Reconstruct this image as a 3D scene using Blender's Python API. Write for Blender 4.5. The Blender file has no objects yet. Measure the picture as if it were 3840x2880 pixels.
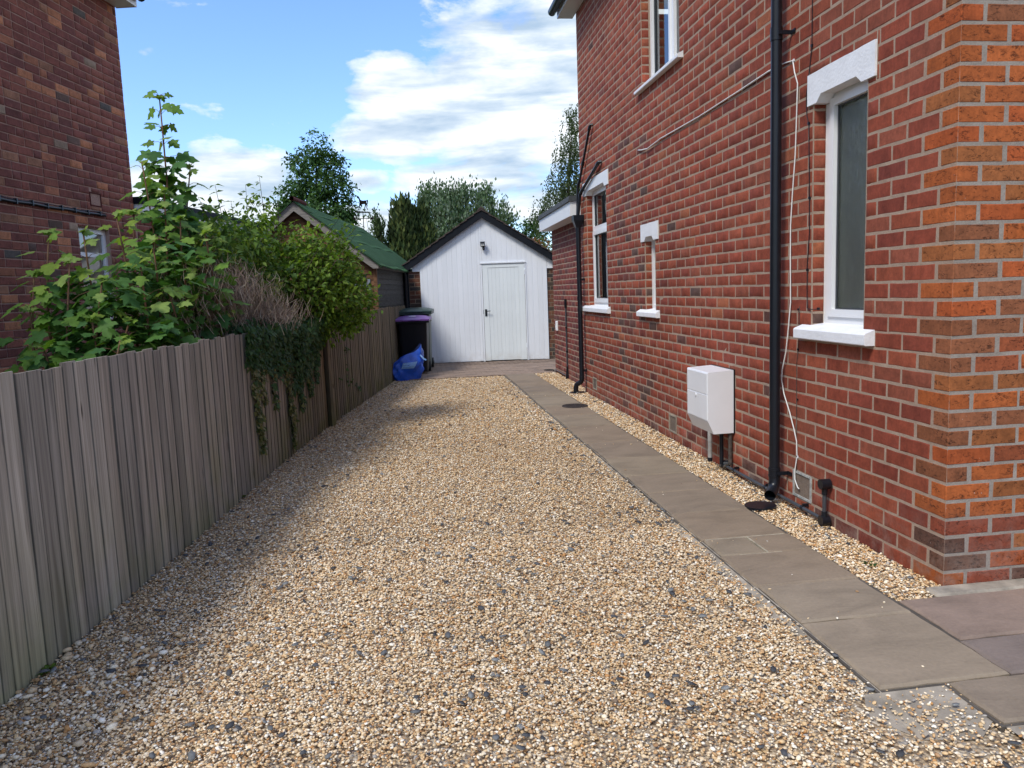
import bpy, math, random
import numpy as np
from mathutils import Matrix, Vector

sc = bpy.context.scene
col = sc.collection
R = math.radians

# ------------------------------------------------------------------ camera
cam_d = bpy.data.cameras.new("camera")
cam = bpy.data.objects.new("camera", cam_d)
col.objects.link(cam)
YAW, PITCH, ROLL = 0.12948, -0.12121, -0.03671
EYE = np.array([0.0, 0.0, 1.5])
FPX = 2885.0
fw = np.array([math.sin(YAW) * math.cos(PITCH), math.cos(YAW) * math.cos(PITCH), math.sin(PITCH)])
rt = np.array([math.cos(YAW), -math.sin(YAW), 0.0])
up = np.cross(rt, fw)
rt2 = math.cos(ROLL) * rt + math.sin(ROLL) * up
up2 = -math.sin(ROLL) * rt + math.cos(ROLL) * up
m = Matrix(((rt2[0], up2[0], -fw[0], EYE[0]), (rt2[1], up2[1], -fw[1], EYE[1]), (rt2[2], up2[2], -fw[2], EYE[2]), (0, 0, 0, 1)))
cam.matrix_world = m
cam_d.sensor_width = 36.0
cam_d.lens = FPX / 3840.0 * 36.0
cam_d.clip_start = 0.05
cam_d.clip_end = 2000.0
sc.camera = cam

# ------------------------------------------------------------------ light
SUN_DIR = Vector((0.46, 0.42, -0.80)).normalized()
SUN_EL = math.asin(-SUN_DIR.z)
SUN_ROT = math.atan2(-SUN_DIR.x, -SUN_DIR.y)
sun_d = bpy.data.lights.new("sun", 'SUN')
sun_d.energy = 1.5
sun_d.angle = R(15.0)
sun_d.color = (1.0, 0.955, 0.88)
sun = bpy.data.objects.new("sun", sun_d)
sun.rotation_euler = SUN_DIR.to_track_quat('-Z', 'Y').to_euler()
sun.location = (-20, -15, 30)
col.objects.link(sun)

sc.view_settings.view_transform = 'Standard'
sc.view_settings.look = 'None'
sc.view_settings.exposure = 1.06
sc.view_settings.gamma = 1.0
sc.view_settings.use_curve_mapping = False


class NT:
    """small helper around a node tree"""
    def __init__(s, nt):
        s.nt = nt
        s.n = nt.nodes
        s.l = nt.links

    def node(s, t, **kw):
        n = s.n.new(t)
        for k, v in kw.items():
            setattr(n, k, v)
        return n

    def put(s, sock, v):
        if v is None:
            return
        if isinstance(v, bpy.types.NodeSocket):
            s.l.new(v, sock)
        else:
            if sock.type == 'RGBA' and not isinstance(v, (int, float)) and len(v) == 3:
                v = (*v, 1.0)
            sock.default_value = v

    def pos(s):
        return s.node('ShaderNodeNewGeometry').outputs['Position']

    def objc(s):
        return s.node('ShaderNodeTexCoord').outputs['Object']

    def scale(s, v, sc_, loc=(0, 0, 0), rot=(0, 0, 0)):
        n = s.node('ShaderNodeMapping')
        s.put(n.inputs['Vector'], v)
        n.inputs['Scale'].default_value = sc_
        n.inputs['Location'].default_value = loc
        n.inputs['Rotation'].default_value = rot
        return n.outputs[0]

    def noise(s, v, scale=5, detail=4, rough=0.55, dist=0.0):
        n = s.node('ShaderNodeTexNoise')
        s.put(n.inputs['Vector'], v)
        n.inputs['Scale'].default_value = scale
        n.inputs['Detail'].default_value = detail
        n.inputs['Roughness'].default_value = rough
        n.inputs['Distortion'].default_value = dist
        return n.outputs['Fac']

    def voro(s, v, scale=5, out='Distance', feature='F1'):
        n = s.node('ShaderNodeTexVoronoi', feature=feature)
        s.put(n.inputs['Vector'], v)
        n.inputs['Scale'].default_value = scale
        return n.outputs[out]

    def ramp(s, f, stops, interp='LINEAR'):
        n = s.node('ShaderNodeValToRGB')
        n.color_ramp.interpolation = interp
        el = n.color_ramp.elements
        while len(el) < len(stops):
            el.new(0.5)
        for e, (p, c) in zip(el, stops):
            e.position = p
            e.color = (c, c, c, 1) if isinstance(c, (int, float)) else (*c, 1)
        s.put(n.inputs[0], f)
        return n.outputs[0]

    def mix(s, f, a, b, mode='MIX'):
        n = s.node('ShaderNodeMix', data_type='RGBA', blend_type=mode, clamp_factor=True)
        s.put(n.inputs[0], f)
        s.put(n.inputs[6], a)
        s.put(n.inputs[7], b)
        return n.outputs[2]

    def math(s, op, a, b=None, clamp=False):
        n = s.node('ShaderNodeMath', operation=op, use_clamp=clamp)
        s.put(n.inputs[0], a)
        s.put(n.inputs[1], b)
        return n.outputs[0]

    def sep(s, v):
        n = s.node('ShaderNodeSeparateXYZ')
        s.put(n.inputs[0], v)
        return n.outputs

    def comb(s, x, y, z):
        n = s.node('ShaderNodeCombineXYZ')
        s.put(n.inputs[0], x)
        s.put(n.inputs[1], y)
        s.put(n.inputs[2], z)
        return n.outputs[0]

    def bump(s, h, strength=0.5, dist=0.01, normal=None):
        n = s.node('ShaderNodeBump')
        n.inputs['Strength'].default_value = strength
        n.inputs['Distance'].default_value = dist
        s.put(n.inputs['Height'], h)
        if normal is not None:
            s.put(n.inputs['Normal'], normal)
        return n.outputs[0]


def new_mat(name):
    mt = bpy.data.materials.new(name)
    mt.use_nodes = True
    t = NT(mt.node_tree)
    b = t.n['Principled BSDF']
    return mt, t, b


def simple(name, c, rough=0.6, spec=0.4, var=0.12, vscale=6.0, bump=0.0, bscale=60.0, metal=0.0, stretch=None):
    mt, t, b = new_mat(name)
    p = t.pos()
    if stretch:
        p = t.scale(p, stretch)
    n = t.noise(p, vscale, 5, 0.6)
    f = t.ramp(n, [(0.25, 1.0 - var * 1.6), (0.75, 1.0 + var)])
    t.put(b.inputs['Base Color'], t.mix(1.0, c, f, 'MULTIPLY'))
    b.inputs['Roughness'].default_value = rough
    b.inputs['Specular IOR Level'].default_value = spec
    b.inputs['Metallic'].default_value = metal
    if bump:
        t.put(b.inputs['Normal'], t.bump(t.noise(p, bscale, 4), bump, 0.004))
    return mt


# ------------------------------------------------------------------ sky (world)
world = bpy.data.worlds.new("World")
sc.world = world
world.use_nodes = True
w = NT(world.node_tree)
bg = w.n['Background']
SKY_STRENGTH = 0.15
bg.inputs['Strength'].default_value = SKY_STRENGTH
sky = w.node('ShaderNodeTexSky', sky_type='NISHITA')
sky.sun_disc = False
sky.sun_elevation = SUN_EL
sky.sun_rotation = SUN_ROT
sky.altitude = 50.0
sky.air_density = 1.15
sky.dust_density = 0.25
sky.ozone_density = 1.6
dirv = w.node('ShaderNodeTexCoord').outputs['Generated']
dx, dy, dz = w.sep(dirv)
az = w.math('ARCTAN2', dx, dy)
el = w.math('ARCSINE', dz)
elp = w.math('MAXIMUM', dz, 0.0)
den = w.math('ADD', elp, 0.22)
cu = w.math('DIVIDE', dx, den)
cv = w.math('DIVIDE', dy, den)
cvec = w.comb(cu, cv, 0.0)
warp = w.noise(w.scale(cvec, (1, 1, 1), (3.1, 1.7, 0)), 1.6, 3, 0.5)
shape = w.noise(w.scale(w.comb(az, w.math('MULTIPLY', el, 1.9), 0.0), (1, 1, 1), (0.4, 7.3, 0)), 8.5, 10, 0.60, 0.15)
broad = w.noise(w.scale(cvec, (1, 1, 1), (9.7, 4.4, 0)), 0.75, 3, 0.5)


def blob(a, e, wa, we, amp=1.0):
    da = w.math('DIVIDE', w.math('SUBTRACT', az, a), wa)
    de = w.math('DIVIDE', w.math('SUBTRACT', el, e), we)
    q = w.math('ADD', w.math('MULTIPLY', da, da), w.math('MULTIPLY', de, de))
    return w.math('MULTIPLY', w.math('EXPONENT', w.math('MULTIPLY', q, -1.0)), amp)


# cloud banks by compass direction and height above the horizon (radians)
CLOUDS = [
    (0.010, 0.240, 0.085, 0.050, 1.05), (0.120, 0.262, 0.110, 0.072, 1.05), (0.215, 0.285, 0.110, 0.095, 1.05),
    (0.020, 0.200, 0.130, 0.038, 1.0), (0.150, 0.185, 0.130, 0.060, 1.0), (0.100, 0.140, 0.120, 0.030, 0.92), (0.33, 0.30, 0.16, 0.13, 1.0),
    (0.190, 0.105, 0.130, 0.035, 0.75), (-0.190, 0.146, 0.085, 0.038, 1.05), (-0.270, 0.125, 0.110, 0.050, 1.0), (-0.170, 0.100, 0.100, 0.032, 0.9),
    (-0.045, 0.142, 0.036, 0.019, 0.76), (-0.060, 0.092, 0.070, 0.028, 0.9),
    (-0.285, 0.276, 0.026, 0.015, 0.60), (0.064, 0.322, 0.014, 0.018, 0.50), (-0.100, 0.234, 0.036, 0.011, 0.56),
]
tot = None
for a_, e_, wa_, we_, am_ in CLOUDS:
    bl = blob(a_, e_, wa_, we_, am_)
    tot = bl if tot is None else w.math('MAXIMUM', tot, bl)
# the rest of the sky: broken fair-weather cloud of the same kind all round
front = blob(0.0, 0.12, 0.62, 0.42, 1.0)
rest = w.math('MULTIPLY', w.math('SUBTRACT', 1.0, front), w.ramp(broad, [(0.34, 0.0), (0.56, 0.95)]))  # cloud outside the view thickened to brighten the fill light
tot = w.math('MAXIMUM', tot, rest)
dens = w.math('ADD', tot, w.math('MULTIPLY', w.math('SUBTRACT', shape, 0.5), 1.5))
mask = w.ramp(dens, [(0.38, 0.0), (0.47, 0.50), (0.66, 0.97)])
# banded brightness inside the cloud
band = w.noise(w.scale(w.comb(az, w.math('MULTIPLY', el, 5.0), 0.0), (1, 1, 1), (1.3, 2.2, 0)), 6.5, 7, 0.55, 0.3)
lit = w.ramp(w.math('ADD', w.math('MULTIPLY', band, 0.75), w.math('MULTIPLY', shape, 0.28)), [(0.38, (1.55, 2.05, 2.65)), (0.48, (2.35, 2.75, 3.15)), (0.58, (3.55, 3.7, 3.85))])
skyc = w.mix(1.0, sky.outputs[0], (0.51, 0.625, 0.88), 'MULTIPLY')
w.put(bg.inputs['Color'], w.mix(mask, skyc, lit))

# ------------------------------------------------------------------ object helpers
rng = random.Random(7)
nrng = np.random.default_rng(11)


def link(o, parent=None):
    col.objects.link(o)
    if parent is not None:
        o.parent = parent
    return o


def tag(o, label=None, cat=None, group=None, kind=None):
    if label:
        o['label'] = label
    if cat:
        o['category'] = cat
    if group:
        o['group'] = group
    if kind:
        o['kind'] = kind
    return o


def thing(name, label, cat, loc=(0, 0, 0), rz=0.0, group=None):
    o = bpy.data.objects.new(name, None)
    o.empty_display_size = 0.1
    o.location = loc
    o.rotation_euler = (0, 0, rz)
    link(o)
    return tag(o, label, cat, group)


class MB:
    """collects geometry, builds one mesh object"""
    def __init__(s):
        s.v = []
        s.f = []
        s.mi = []
        s.cur = 0

    def add(s, verts, faces):
        b = len(s.v)
        s.v.extend([tuple(map(float, p)) for p in verts])
        for f in faces:
            s.f.append(tuple(b + i for i in f))
            s.mi.append(s.cur)
        return s

    def box(s, x0, x1, y0, y1, z0, z1):
        v = [(x0, y0, z0), (x1, y0, z0), (x1, y1, z0), (x0, y1, z0), (x0, y0, z1), (x1, y0, z1), (x1, y1, z1), (x0, y1, z1)]
        return s.add(v, [(0, 3, 2, 1), (4, 5, 6, 7), (0, 1, 5, 4), (1, 2, 6, 5), (2, 3, 7, 6), (3, 0, 4, 7)])

    def bbox(s, x0, x1, y0, y1, z0, z1, b=0.004, j=0.0, r=None):
        """box with chamfered edges; j jitters the corners"""
        r = r or rng
        out = []
        X, Y, Z = (x0, x1), (y0, y1), (z0, z1)
        idx = {}
        for i in (0, 1):
            for k in (0, 1):
                for l in (0, 1):
                    cx, cy, cz = X[i] + r.uniform(-j, j), Y[k] + r.uniform(-j, j), Z[l] + r.uniform(-j, j)
                    sx, sy, sz = (b if i == 0 else -b), (b if k == 0 else -b), (b if l == 0 else -b)
                    idx[(i, k, l)] = (len(out), len(out) + 1, len(out) + 2)
                    out += [(cx, cy + sy, cz + sz), (cx + sx, cy, cz + sz), (cx + sx, cy + sy, cz)]
        g = idx
        F = []
        for i in (0, 1):
            q = [g[(i, 0, 0)][0], g[(i, 1, 0)][0], g[(i, 1, 1)][0], g[(i, 0, 1)][0]]
            F.append(q if i else q[::-1])
        for k in (0, 1):
            q = [g[(0, k, 0)][1], g[(1, k, 0)][1], g[(1, k, 1)][1], g[(0, k, 1)][1]]
            F.append(q if not k else q[::-1])
        for l in (0, 1):
            q = [g[(0, 0, l)][2], g[(1, 0, l)][2], g[(1, 1, l)][2], g[(0, 1, l)][2]]
            F.append(q if l else q[::-1])
        for k in (0, 1):
            for l in (0, 1):
                F.append([g[(0, k, l)][1], g[(1, k, l)][1], g[(1, k, l)][2], g[(0, k, l)][2]])
        for i in (0, 1):
            for l in (0, 1):
                F.append([g[(i, 0, l)][0], g[(i, 1, l)][0], g[(i, 1, l)][2], g[(i, 0, l)][2]])
        for i in (0, 1):
            for k in (0, 1):
                F.append([g[(i, k, 0)][0], g[(i, k, 1)][0], g[(i, k, 1)][1], g[(i, k, 0)][1]])
        for t3 in g.values():
            F.append(list(t3))
        return s.add(out, F)

    def prism(s, prof, p0, ax, ay, ext):
        """polygon prof [(a,b)] in the plane p0 + a*ax + b*ay, pushed along ext"""
        p0, ax, ay, ext = map(np.array, (p0, ax, ay, ext))
        n = len(prof)
        v = [p0 + a * ax + b * ay for a, b in prof] + [p0 + a * ax + b * ay + ext for a, b in prof]
        f = [tuple(range(n)), tuple(range(2 * n - 1, n - 1, -1))]
        for i in range(n):
            k = (i + 1) % n
            f.append((i, i + n, k + n, k))
        return s.add(v, f)

    def tube(s, pts, r, n=10, caps=True, closed=False):
        pts = [np.array(p, float) for p in pts]
        rs = r if isinstance(r, (list, tuple)) else [r] * len(pts)
        prev = None
        rings = []
        for i, p in enumerate(pts):
            a = pts[max(i - 1, 0)]
            b = pts[min(i + 1, len(pts) - 1)]
            d = b - a
            d = d / (np.linalg.norm(d) + 1e-9)
            if prev is None:
                h = np.array([0, 0, 1.0]) if abs(d[2]) < 0.9 else np.array([1.0, 0, 0])
            else:
                h = prev
            x = h - d * (h @ d)
            x = x / (np.linalg.norm(x) + 1e-9)
            y = np.cross(d, x)
            prev = x
            rings.append([p + rs[i] * (math.cos(2 * math.pi * k / n) * x + math.sin(2 * math.pi * k / n) * y) for k in range(n)])
        v = [q for rg in rings for q in rg]
        f = []
        for i in range(len(rings) - 1):
            for k in range(n):
                k2 = (k + 1) % n
                f.append((i * n + k, i * n + k2, (i + 1) * n + k2, (i + 1) * n + k))
        if caps:
            f.append(tuple(range(n - 1, -1, -1)))
            f.append(tuple((len(rings) - 1) * n + k for k in range(n)))
        return s.add(v, f)

    def disc(s, c, rx, ry, z0, z1, n=28, ang=0.0):
        v = []
        for z in (z0, z1):
            for k in range(n):
                t = 2 * math.pi * k / n
                x, y = rx * math.cos(t), ry * math.sin(t)
                v.append((c[0] + x * math.cos(ang) - y * math.sin(ang), c[1] + x * math.sin(ang) + y * math.cos(ang), z))
        f = [tuple(range(n - 1, -1, -1)), tuple(range(n, 2 * n))]
        for k in range(n):
            f.append((k, (k + 1) % n, n + (k + 1) % n, n + k))
        return s.add(v, f)

    def build(s, name, mats, parent=None, smooth=False, loc=None):
        me = bpy.data.meshes.new(name)
        me.from_pydata(s.v, [], s.f)
        if not isinstance(mats, (list, tuple)):
            mats = [mats]
        for mt in mats:
            me.materials.append(mt)
        if len(mats) > 1:
            me.polygons.foreach_set('material_index', s.mi)
        if smooth:
            me.polygons.foreach_set('use_smooth', [True] * len(me.polygons))
            if smooth == 'auto':
                me.set_sharp_from_angle(angle=R(35))
        me.update()
        o = bpy.data.objects.new(name, me)
        if loc is not None:
            o.location = loc
        return link(o, parent)


def np_mesh(name, V, F, C, mt, parent=None, smooth=False):
    """mesh from numpy arrays: V (n,3), F (m,k) one polygon size, C (n,4) vertex colour or None"""
    me = bpy.data.meshes.new(name)
    n, mcount, k = len(V), len(F), F.shape[1]
    me.vertices.add(n)
    me.vertices.foreach_set('co', np.ascontiguousarray(V, np.float32).ravel())
    me.loops.add(mcount * k)
    me.loops.foreach_set('vertex_index', np.ascontiguousarray(F, np.int32).ravel())
    me.polygons.add(mcount)
    me.polygons.foreach_set('loop_start', np.arange(0, mcount * k, k, dtype=np.int32))
    me.polygons.foreach_set('loop_total', np.full(mcount, k, np.int32))
    if smooth:
        me.polygons.foreach_set('use_smooth', np.ones(mcount, bool))
    if C is not None:
        at = me.attributes.new('col', 'FLOAT_COLOR', 'POINT')
        at.data.foreach_set('color', np.ascontiguousarray(C, np.float32).ravel())
    me.materials.append(mt)
    me.update(calc_edges=True)
    me.validate()
    o = bpy.data.objects.new(name, me)
    return link(o, parent)


def scatter(tv, tf, locs, mats, cols=None):
    """copies template tv (t,3)/tf (q,k) to every loc with 3x3 mats -> V, F, C"""
    k, t = len(locs), len(tv)
    V = np.einsum('kij,tj->kti', mats, tv) + locs[:, None, :]
    F = tf[None, :, :] + (np.arange(k) * t)[:, None, None]
    C = None
    if cols is not None:
        C = np.repeat(cols[:, None, :], t, axis=1).reshape(-1, 4)
    return V.reshape(-1, 3), F.reshape(-1, tf.shape[1]), C


def rot_mats(k, r=None, tilt=math.pi):
    """random rotation matrices"""
    r = r if r is not None else nrng
    q = r.normal(size=(k, 4))
    q /= np.linalg.norm(q, axis=1)[:, None]
    a, b, c, d = q.T
    return np.stack([np.stack([1 - 2 * (c * c + d * d), 2 * (b * c - a * d), 2 * (b * d + a * c)], 1),
                     np.stack([2 * (b * c + a * d), 1 - 2 * (b * b + d * d), 2 * (c * d - a * b)], 1),
                     np.stack([2 * (b * d - a * c), 2 * (c * d + a * b), 1 - 2 * (b * b + c * c)], 1)], 1)


def frame_mats(nrm, spin):
    """rotation matrices whose local z is nrm, spun by spin about it"""
    nrm = nrm / np.linalg.norm(nrm, axis=1)[:, None]
    h = np.tile(np.array([[0.0, 0, 1.0]]), (len(nrm), 1))
    flat = np.abs(nrm[:, 2]) > 0.93
    h[flat] = [0.0, 1.0, 0]
    x = np.cross(h, nrm)
    x /= np.linalg.norm(x, axis=1)[:, None]
    y = np.cross(nrm, x)
    c, s = np.cos(spin)[:, None], np.sin(spin)[:, None]
    x2, y2 = c * x + s * y, -s * x + c * y
    return np.stack([x2, y2, nrm], axis=2)


def project(p):
    d = np.asarray(p) - EYE
    z = d @ fw
    return 1920 + FPX * (d @ rt2) / z, 1440 - FPX * (d @ up2) / z, z

# ------------------------------------------------------------------ materials


def brick_mat(name, source, streak=0.25):
    """fired brick; colour from the object ('obj') or from the mesh ('att'); alpha 0 = rough, pitted face"""
    mt, t, b = new_mat(name)
    if source == 'obj':
        oi = t.node('ShaderNodeObjectInfo')
        c, al = oi.outputs['Color'], oi.outputs['Alpha']
    else:
        at = t.node('ShaderNodeAttribute', attribute_name='col')
        c, al = at.outputs['Color'], at.outputs['Alpha']
    p = t.pos()
    n1 = t.noise(p, 14, 6, 0.62)
    n2 = t.noise(t.scale(p, (1, 1, 1), (5, 2, 9)), 70, 5, 0.6)
    n3 = t.noise(t.scale(p, (60, 60, 7)), 1.0, 3, 0.5)
    f = t.ramp(n1, [(0.28, 0.70), (0.5, 1.0), (0.74, 1.22)])
    cc = t.mix(1.0, c, f, 'MULTIPLY')
    cc = t.mix(0.8, cc, t.ramp(n2, [(0.3, 0.80), (0.7, 1.15)]), 'MULTIPLY')
    cc = t.mix(streak, cc, t.ramp(n3, [(0.35, 0.72), (0.65, 1.15)]), 'MULTIPLY')
    # pits of the rustic bricks
    pit = t.noise(t.scale(p, (1.0, 1.0, 1.9), (1.3, 4.1, 0.7), (0.3, 0.2, 0.1)), 38, 7, 0.74, 1.1)
    pit2 = t.noise(t.scale(p, (1, 1, 1.4), (8, 2, 5)), 11, 3, 0.6)
    pitm = t.ramp(t.math('ADD', pit, t.math('MULTIPLY', t.math('SUBTRACT', pit2, 0.5), 0.35)), [(0.555, 0.0), (0.66, 0.85)])
    rough = t.math('SUBTRACT', 1.0, al)
    pm = t.math('MULTIPLY', pitm, rough)
    cc = t.mix(pm, cc, t.mix(1.0, cc, (0.16, 0.15, 0.17), 'MULTIPLY'))
    # lime specks
    sp = t.ramp(t.voro(p, 26), [(0.0, 1.0), (0.06, 1.0), (0.075, 0.0)])
    spn = t.math('MULTIPLY', sp, t.ramp(t.noise(p, 3.5, 2), [(0.60, 0.0), (0.66, 0.8)]))
    cc = t.mix(spn, cc, (0.52, 0.42, 0.36))
    bz = t.sep(p)[2]
    eff = t.math('MULTIPLY', t.ramp(bz, [(0.02, 0.55), (0.42, 0.0)]), t.ramp(t.noise(p, 6, 6, 0.7), [(0.46, 0.0), (0.70, 0.9)]))
    cc = t.mix(eff, cc, (0.36, 0.28, 0.235))
    soot = t.ramp(t.noise(t.scale(p, (1, 1, 0.6)), 1.1, 5, 0.6), [(0.34, 0.80), (0.62, 1.08)])
    cc = t.mix(1.0, cc, soot, 'MULTIPLY')
    t.put(b.inputs['Base Color'], cc)
    b.inputs['Roughness'].default_value = 0.86
    b.inputs['Specular IOR Level'].default_value = 0.25
    h = t.math('SUBTRACT', t.math('ADD', t.math('MULTIPLY', n2, 0.5), t.math('MULTIPLY', n1, 0.4)), t.math('MULTIPLY', pm, 1.4))
    t.put(b.inputs['Normal'], t.bump(h, 0.55, 0.004))
    return mt


def mortar_mat(name, c, dark):
    mt, t, b = new_mat(name)
    p = t.pos()
    n = t.noise(p, 9, 6, 0.65)
    n2 = t.noise(p, 130, 3, 0.6)
    cc = t.mix(t.ramp(n, [(0.3, 0.0), (0.7, 1.0)]), dark, c)
    cc = t.mix(0.7, cc, t.ramp(n2, [(0.3, 0.82), (0.7, 1.12)]), 'MULTIPLY')
    t.put(b.inputs['Base Color'], cc)
    b.inputs['Roughness'].default_value = 0.95
    b.inputs['Specular IOR Level'].default_value = 0.1
    t.put(b.inputs['Normal'], t.bump(t.math('ADD', n2, t.math('MULTIPLY', n, 1.5)), 0.6, 0.004))
    return mt


M = {}
M['brick_o'] = brick_mat('house brick', 'obj')
M['brick_a'] = brick_mat('house brick joined', 'att')
M['mortar'] = mortar_mat('house mortar', (0.42, 0.315, 0.24), (0.31, 0.225, 0.17))
M['mortar_grey'] = mortar_mat('grey mortar', (0.36, 0.31, 0.265), (0.26, 0.215, 0.18))
M['mortar_old'] = mortar_mat('old red mortar', (0.46, 0.305, 0.245), (0.34, 0.215, 0.17))
M['white'] = simple('white gloss paint', (0.80, 0.81, 0.82), 0.42, 0.45, 0.03, 5, 0.12, 40)
M['white_rough'] = simple('white masonry paint', (0.80, 0.81, 0.83), 0.62, 0.35, 0.05, 9, 0.7, 55)
M['upvc'] = simple('white upvc', (0.82, 0.83, 0.84), 0.25, 0.5, 0.015)
M['grp'] = simple('white moulded plastic', (0.78, 0.79, 0.81), 0.34, 0.5, 0.03, 3)
M['black'] = simple('black upvc', (0.008, 0.010, 0.015), 0.34, 0.4, 0.15)
M['black_paint'] = simple('black painted timber', (0.009, 0.011, 0.016), 0.55, 0.18, 0.25, 8, 0.2)
M['grey_pipe'] = simple('dark grey conduit', (0.055, 0.06, 0.07), 0.4, 0.5, 0.1)
M['galv'] = simple('dull metal duct', (0.30, 0.29, 0.27), 0.55, 0.5, 0.3, 14)
M['lead'] = simple('corroded pipe', (0.09, 0.075, 0.065), 0.8, 0.3, 0.6, 25, 0.5)
M['mesh_grey'] = simple('air brick grey', (0.085, 0.082, 0.078), 0.8, 0.2, 0.3, 40)
M['terracotta'] = simple('terracotta air brick', (0.10, 0.024, 0.02), 0.85, 0.2, 0.2, 20)
M['iron'] = simple('rusty iron', (0.040, 0.030, 0.027), 0.75, 0.35, 0.4, 25, 0.4)
M['felt_grey'] = simple('grey roofing felt', (0.075, 0.082, 0.088), 0.9, 0.2, 0.2, 18, 0.4)
M['steel'] = simple('galvanised steel', (0.33, 0.36, 0.40), 0.45, 0.5, 0.15, 20, 0, 60, 0.6)
M['tile'] = simple('brown roof tile', (0.085, 0.065, 0.058), 0.85, 0.2, 0.35, 8, 0.4)
M['dark_in'] = simple('dim room', (0.045, 0.043, 0.04), 0.9, 0.1, 0.2, 2)
M['blind'] = simple('pale blind', (0.74, 0.76, 0.66), 0.9, 0.1, 0.22, 3.0, 0, 60, 0, (1, 1, 0.25))
M['curtain'] = simple('grey curtain', (0.22, 0.22, 0.21), 0.9, 0.1, 0.55, 1.0, 0, 60, 0, (1, 16, 0.4))
M['air_frame'] = simple('grey white render', (0.42, 0.43, 0.41), 0.9, 0.15, 0.3, 30, 0.4)
M['lens'] = simple('lamp glass', (0.62, 0.60, 0.55), 0.2, 0.6, 0.1)
M['cable_white'] = simple('white cable', (0.74, 0.73, 0.70), 0.45, 0.4, 0.05)
M['concrete'] = simple('old concrete', (0.34, 0.295, 0.235), 0.95, 0.15, 0.3, 9, 0.7, 45)


def glass_mat(name, wavy=0.0, tint=(0.86, 0.90, 0.88)):
    mt, t, b = new_mat(name)
    t.n.remove(b)
    out = t.n['Material Output']
    tr = t.node('ShaderNodeBsdfTransparent')
    t.put(tr.inputs[0], tint)
    gl = t.node('ShaderNodeBsdfGlossy')
    gl.inputs['Roughness'].default_value = 0.02 if not wavy else 0.10
    fr = t.node('ShaderNodeFresnel')
    fr.inputs[0].default_value = 1.62
    if wavy:
        p = t.pos()
        nz = t.noise(t.scale(p, (14, 14, 5)), 2.2, 3, 0.5, 2.6)
        bp = t.bump(t.math('SINE', t.math('MULTIPLY', nz, 46.0)), wavy, 0.004)
        t.put(gl.inputs['Normal'], bp)
        t.put(fr.inputs['Normal'], bp)
        f = t.math('ADD', t.math('MULTIPLY', fr.outputs[0], 1.0), 0.10)
    else:
        f = t.math('ADD', t.math('MULTIPLY', fr.outputs[0], 1.2), 0.08, True)
    mx = t.node('ShaderNodeMixShader')
    t.put(mx.inputs[0], f)
    t.l.new(tr.outputs[0], mx.inputs[1])
    t.l.new(gl.outputs[0], mx.inputs[2])
    t.l.new(mx.outputs[0], out.inputs[0])
    return mt


M['glass'] = glass_mat('window glass')
M['glass_obs'] = glass_mat('obscure glass', 0.35, (0.82, 0.86, 0.80))


def leaf_mat(name, source, trans=0.34, rough=0.55, spec=0.16):
    mt, t, b = new_mat(name)
    out = t.n['Material Output']
    if source == 'obj':
        c = t.node('ShaderNodeObjectInfo').outputs['Color']
    else:
        c = t.node('ShaderNodeAttribute', attribute_name='col').outputs['Color']
    p = t.pos()
    cc = t.mix(1.0, c, t.ramp(t.noise(p, 22, 3), [(0.3, 0.80), (0.7, 1.18)]), 'MULTIPLY')
    t.put(b.inputs['Base Color'], cc)
    b.inputs['Roughness'].default_value = rough
    b.inputs['Specular IOR Level'].default_value = spec
    tl = t.node('ShaderNodeBsdfTranslucent')
    t.put(tl.inputs[0], t.mix(1.0, cc, (1.25, 1.45, 0.45), 'MULTIPLY'))
    mx = t.node('ShaderNodeMixShader')
    mx.inputs[0].default_value = trans
    t.l.new(b.outputs[0], mx.inputs[1])
    t.l.new(tl.outputs[0], mx.inputs[2])
    t.l.new(mx.outputs[0], out.inputs[0])
    return mt


M['leaf_o'] = leaf_mat('broad leaf', 'obj')
M['leaf_a'] = leaf_mat('foliage', 'att')
M['needle'] = leaf_mat('conifer sprays', 'att', 0.08, 0.7, 0.15)
M['bark'] = simple('bark', (0.085, 0.065, 0.048), 0.9, 0.15, 0.35, 18, 0.6)
M['stem_red'] = simple('reddish stem', (0.16, 0.085, 0.045), 0.7, 0.3, 0.3, 18)
M['dead'] = leaf_mat('dead twigs', 'att', 0.0, 0.9, 0.1)


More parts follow.
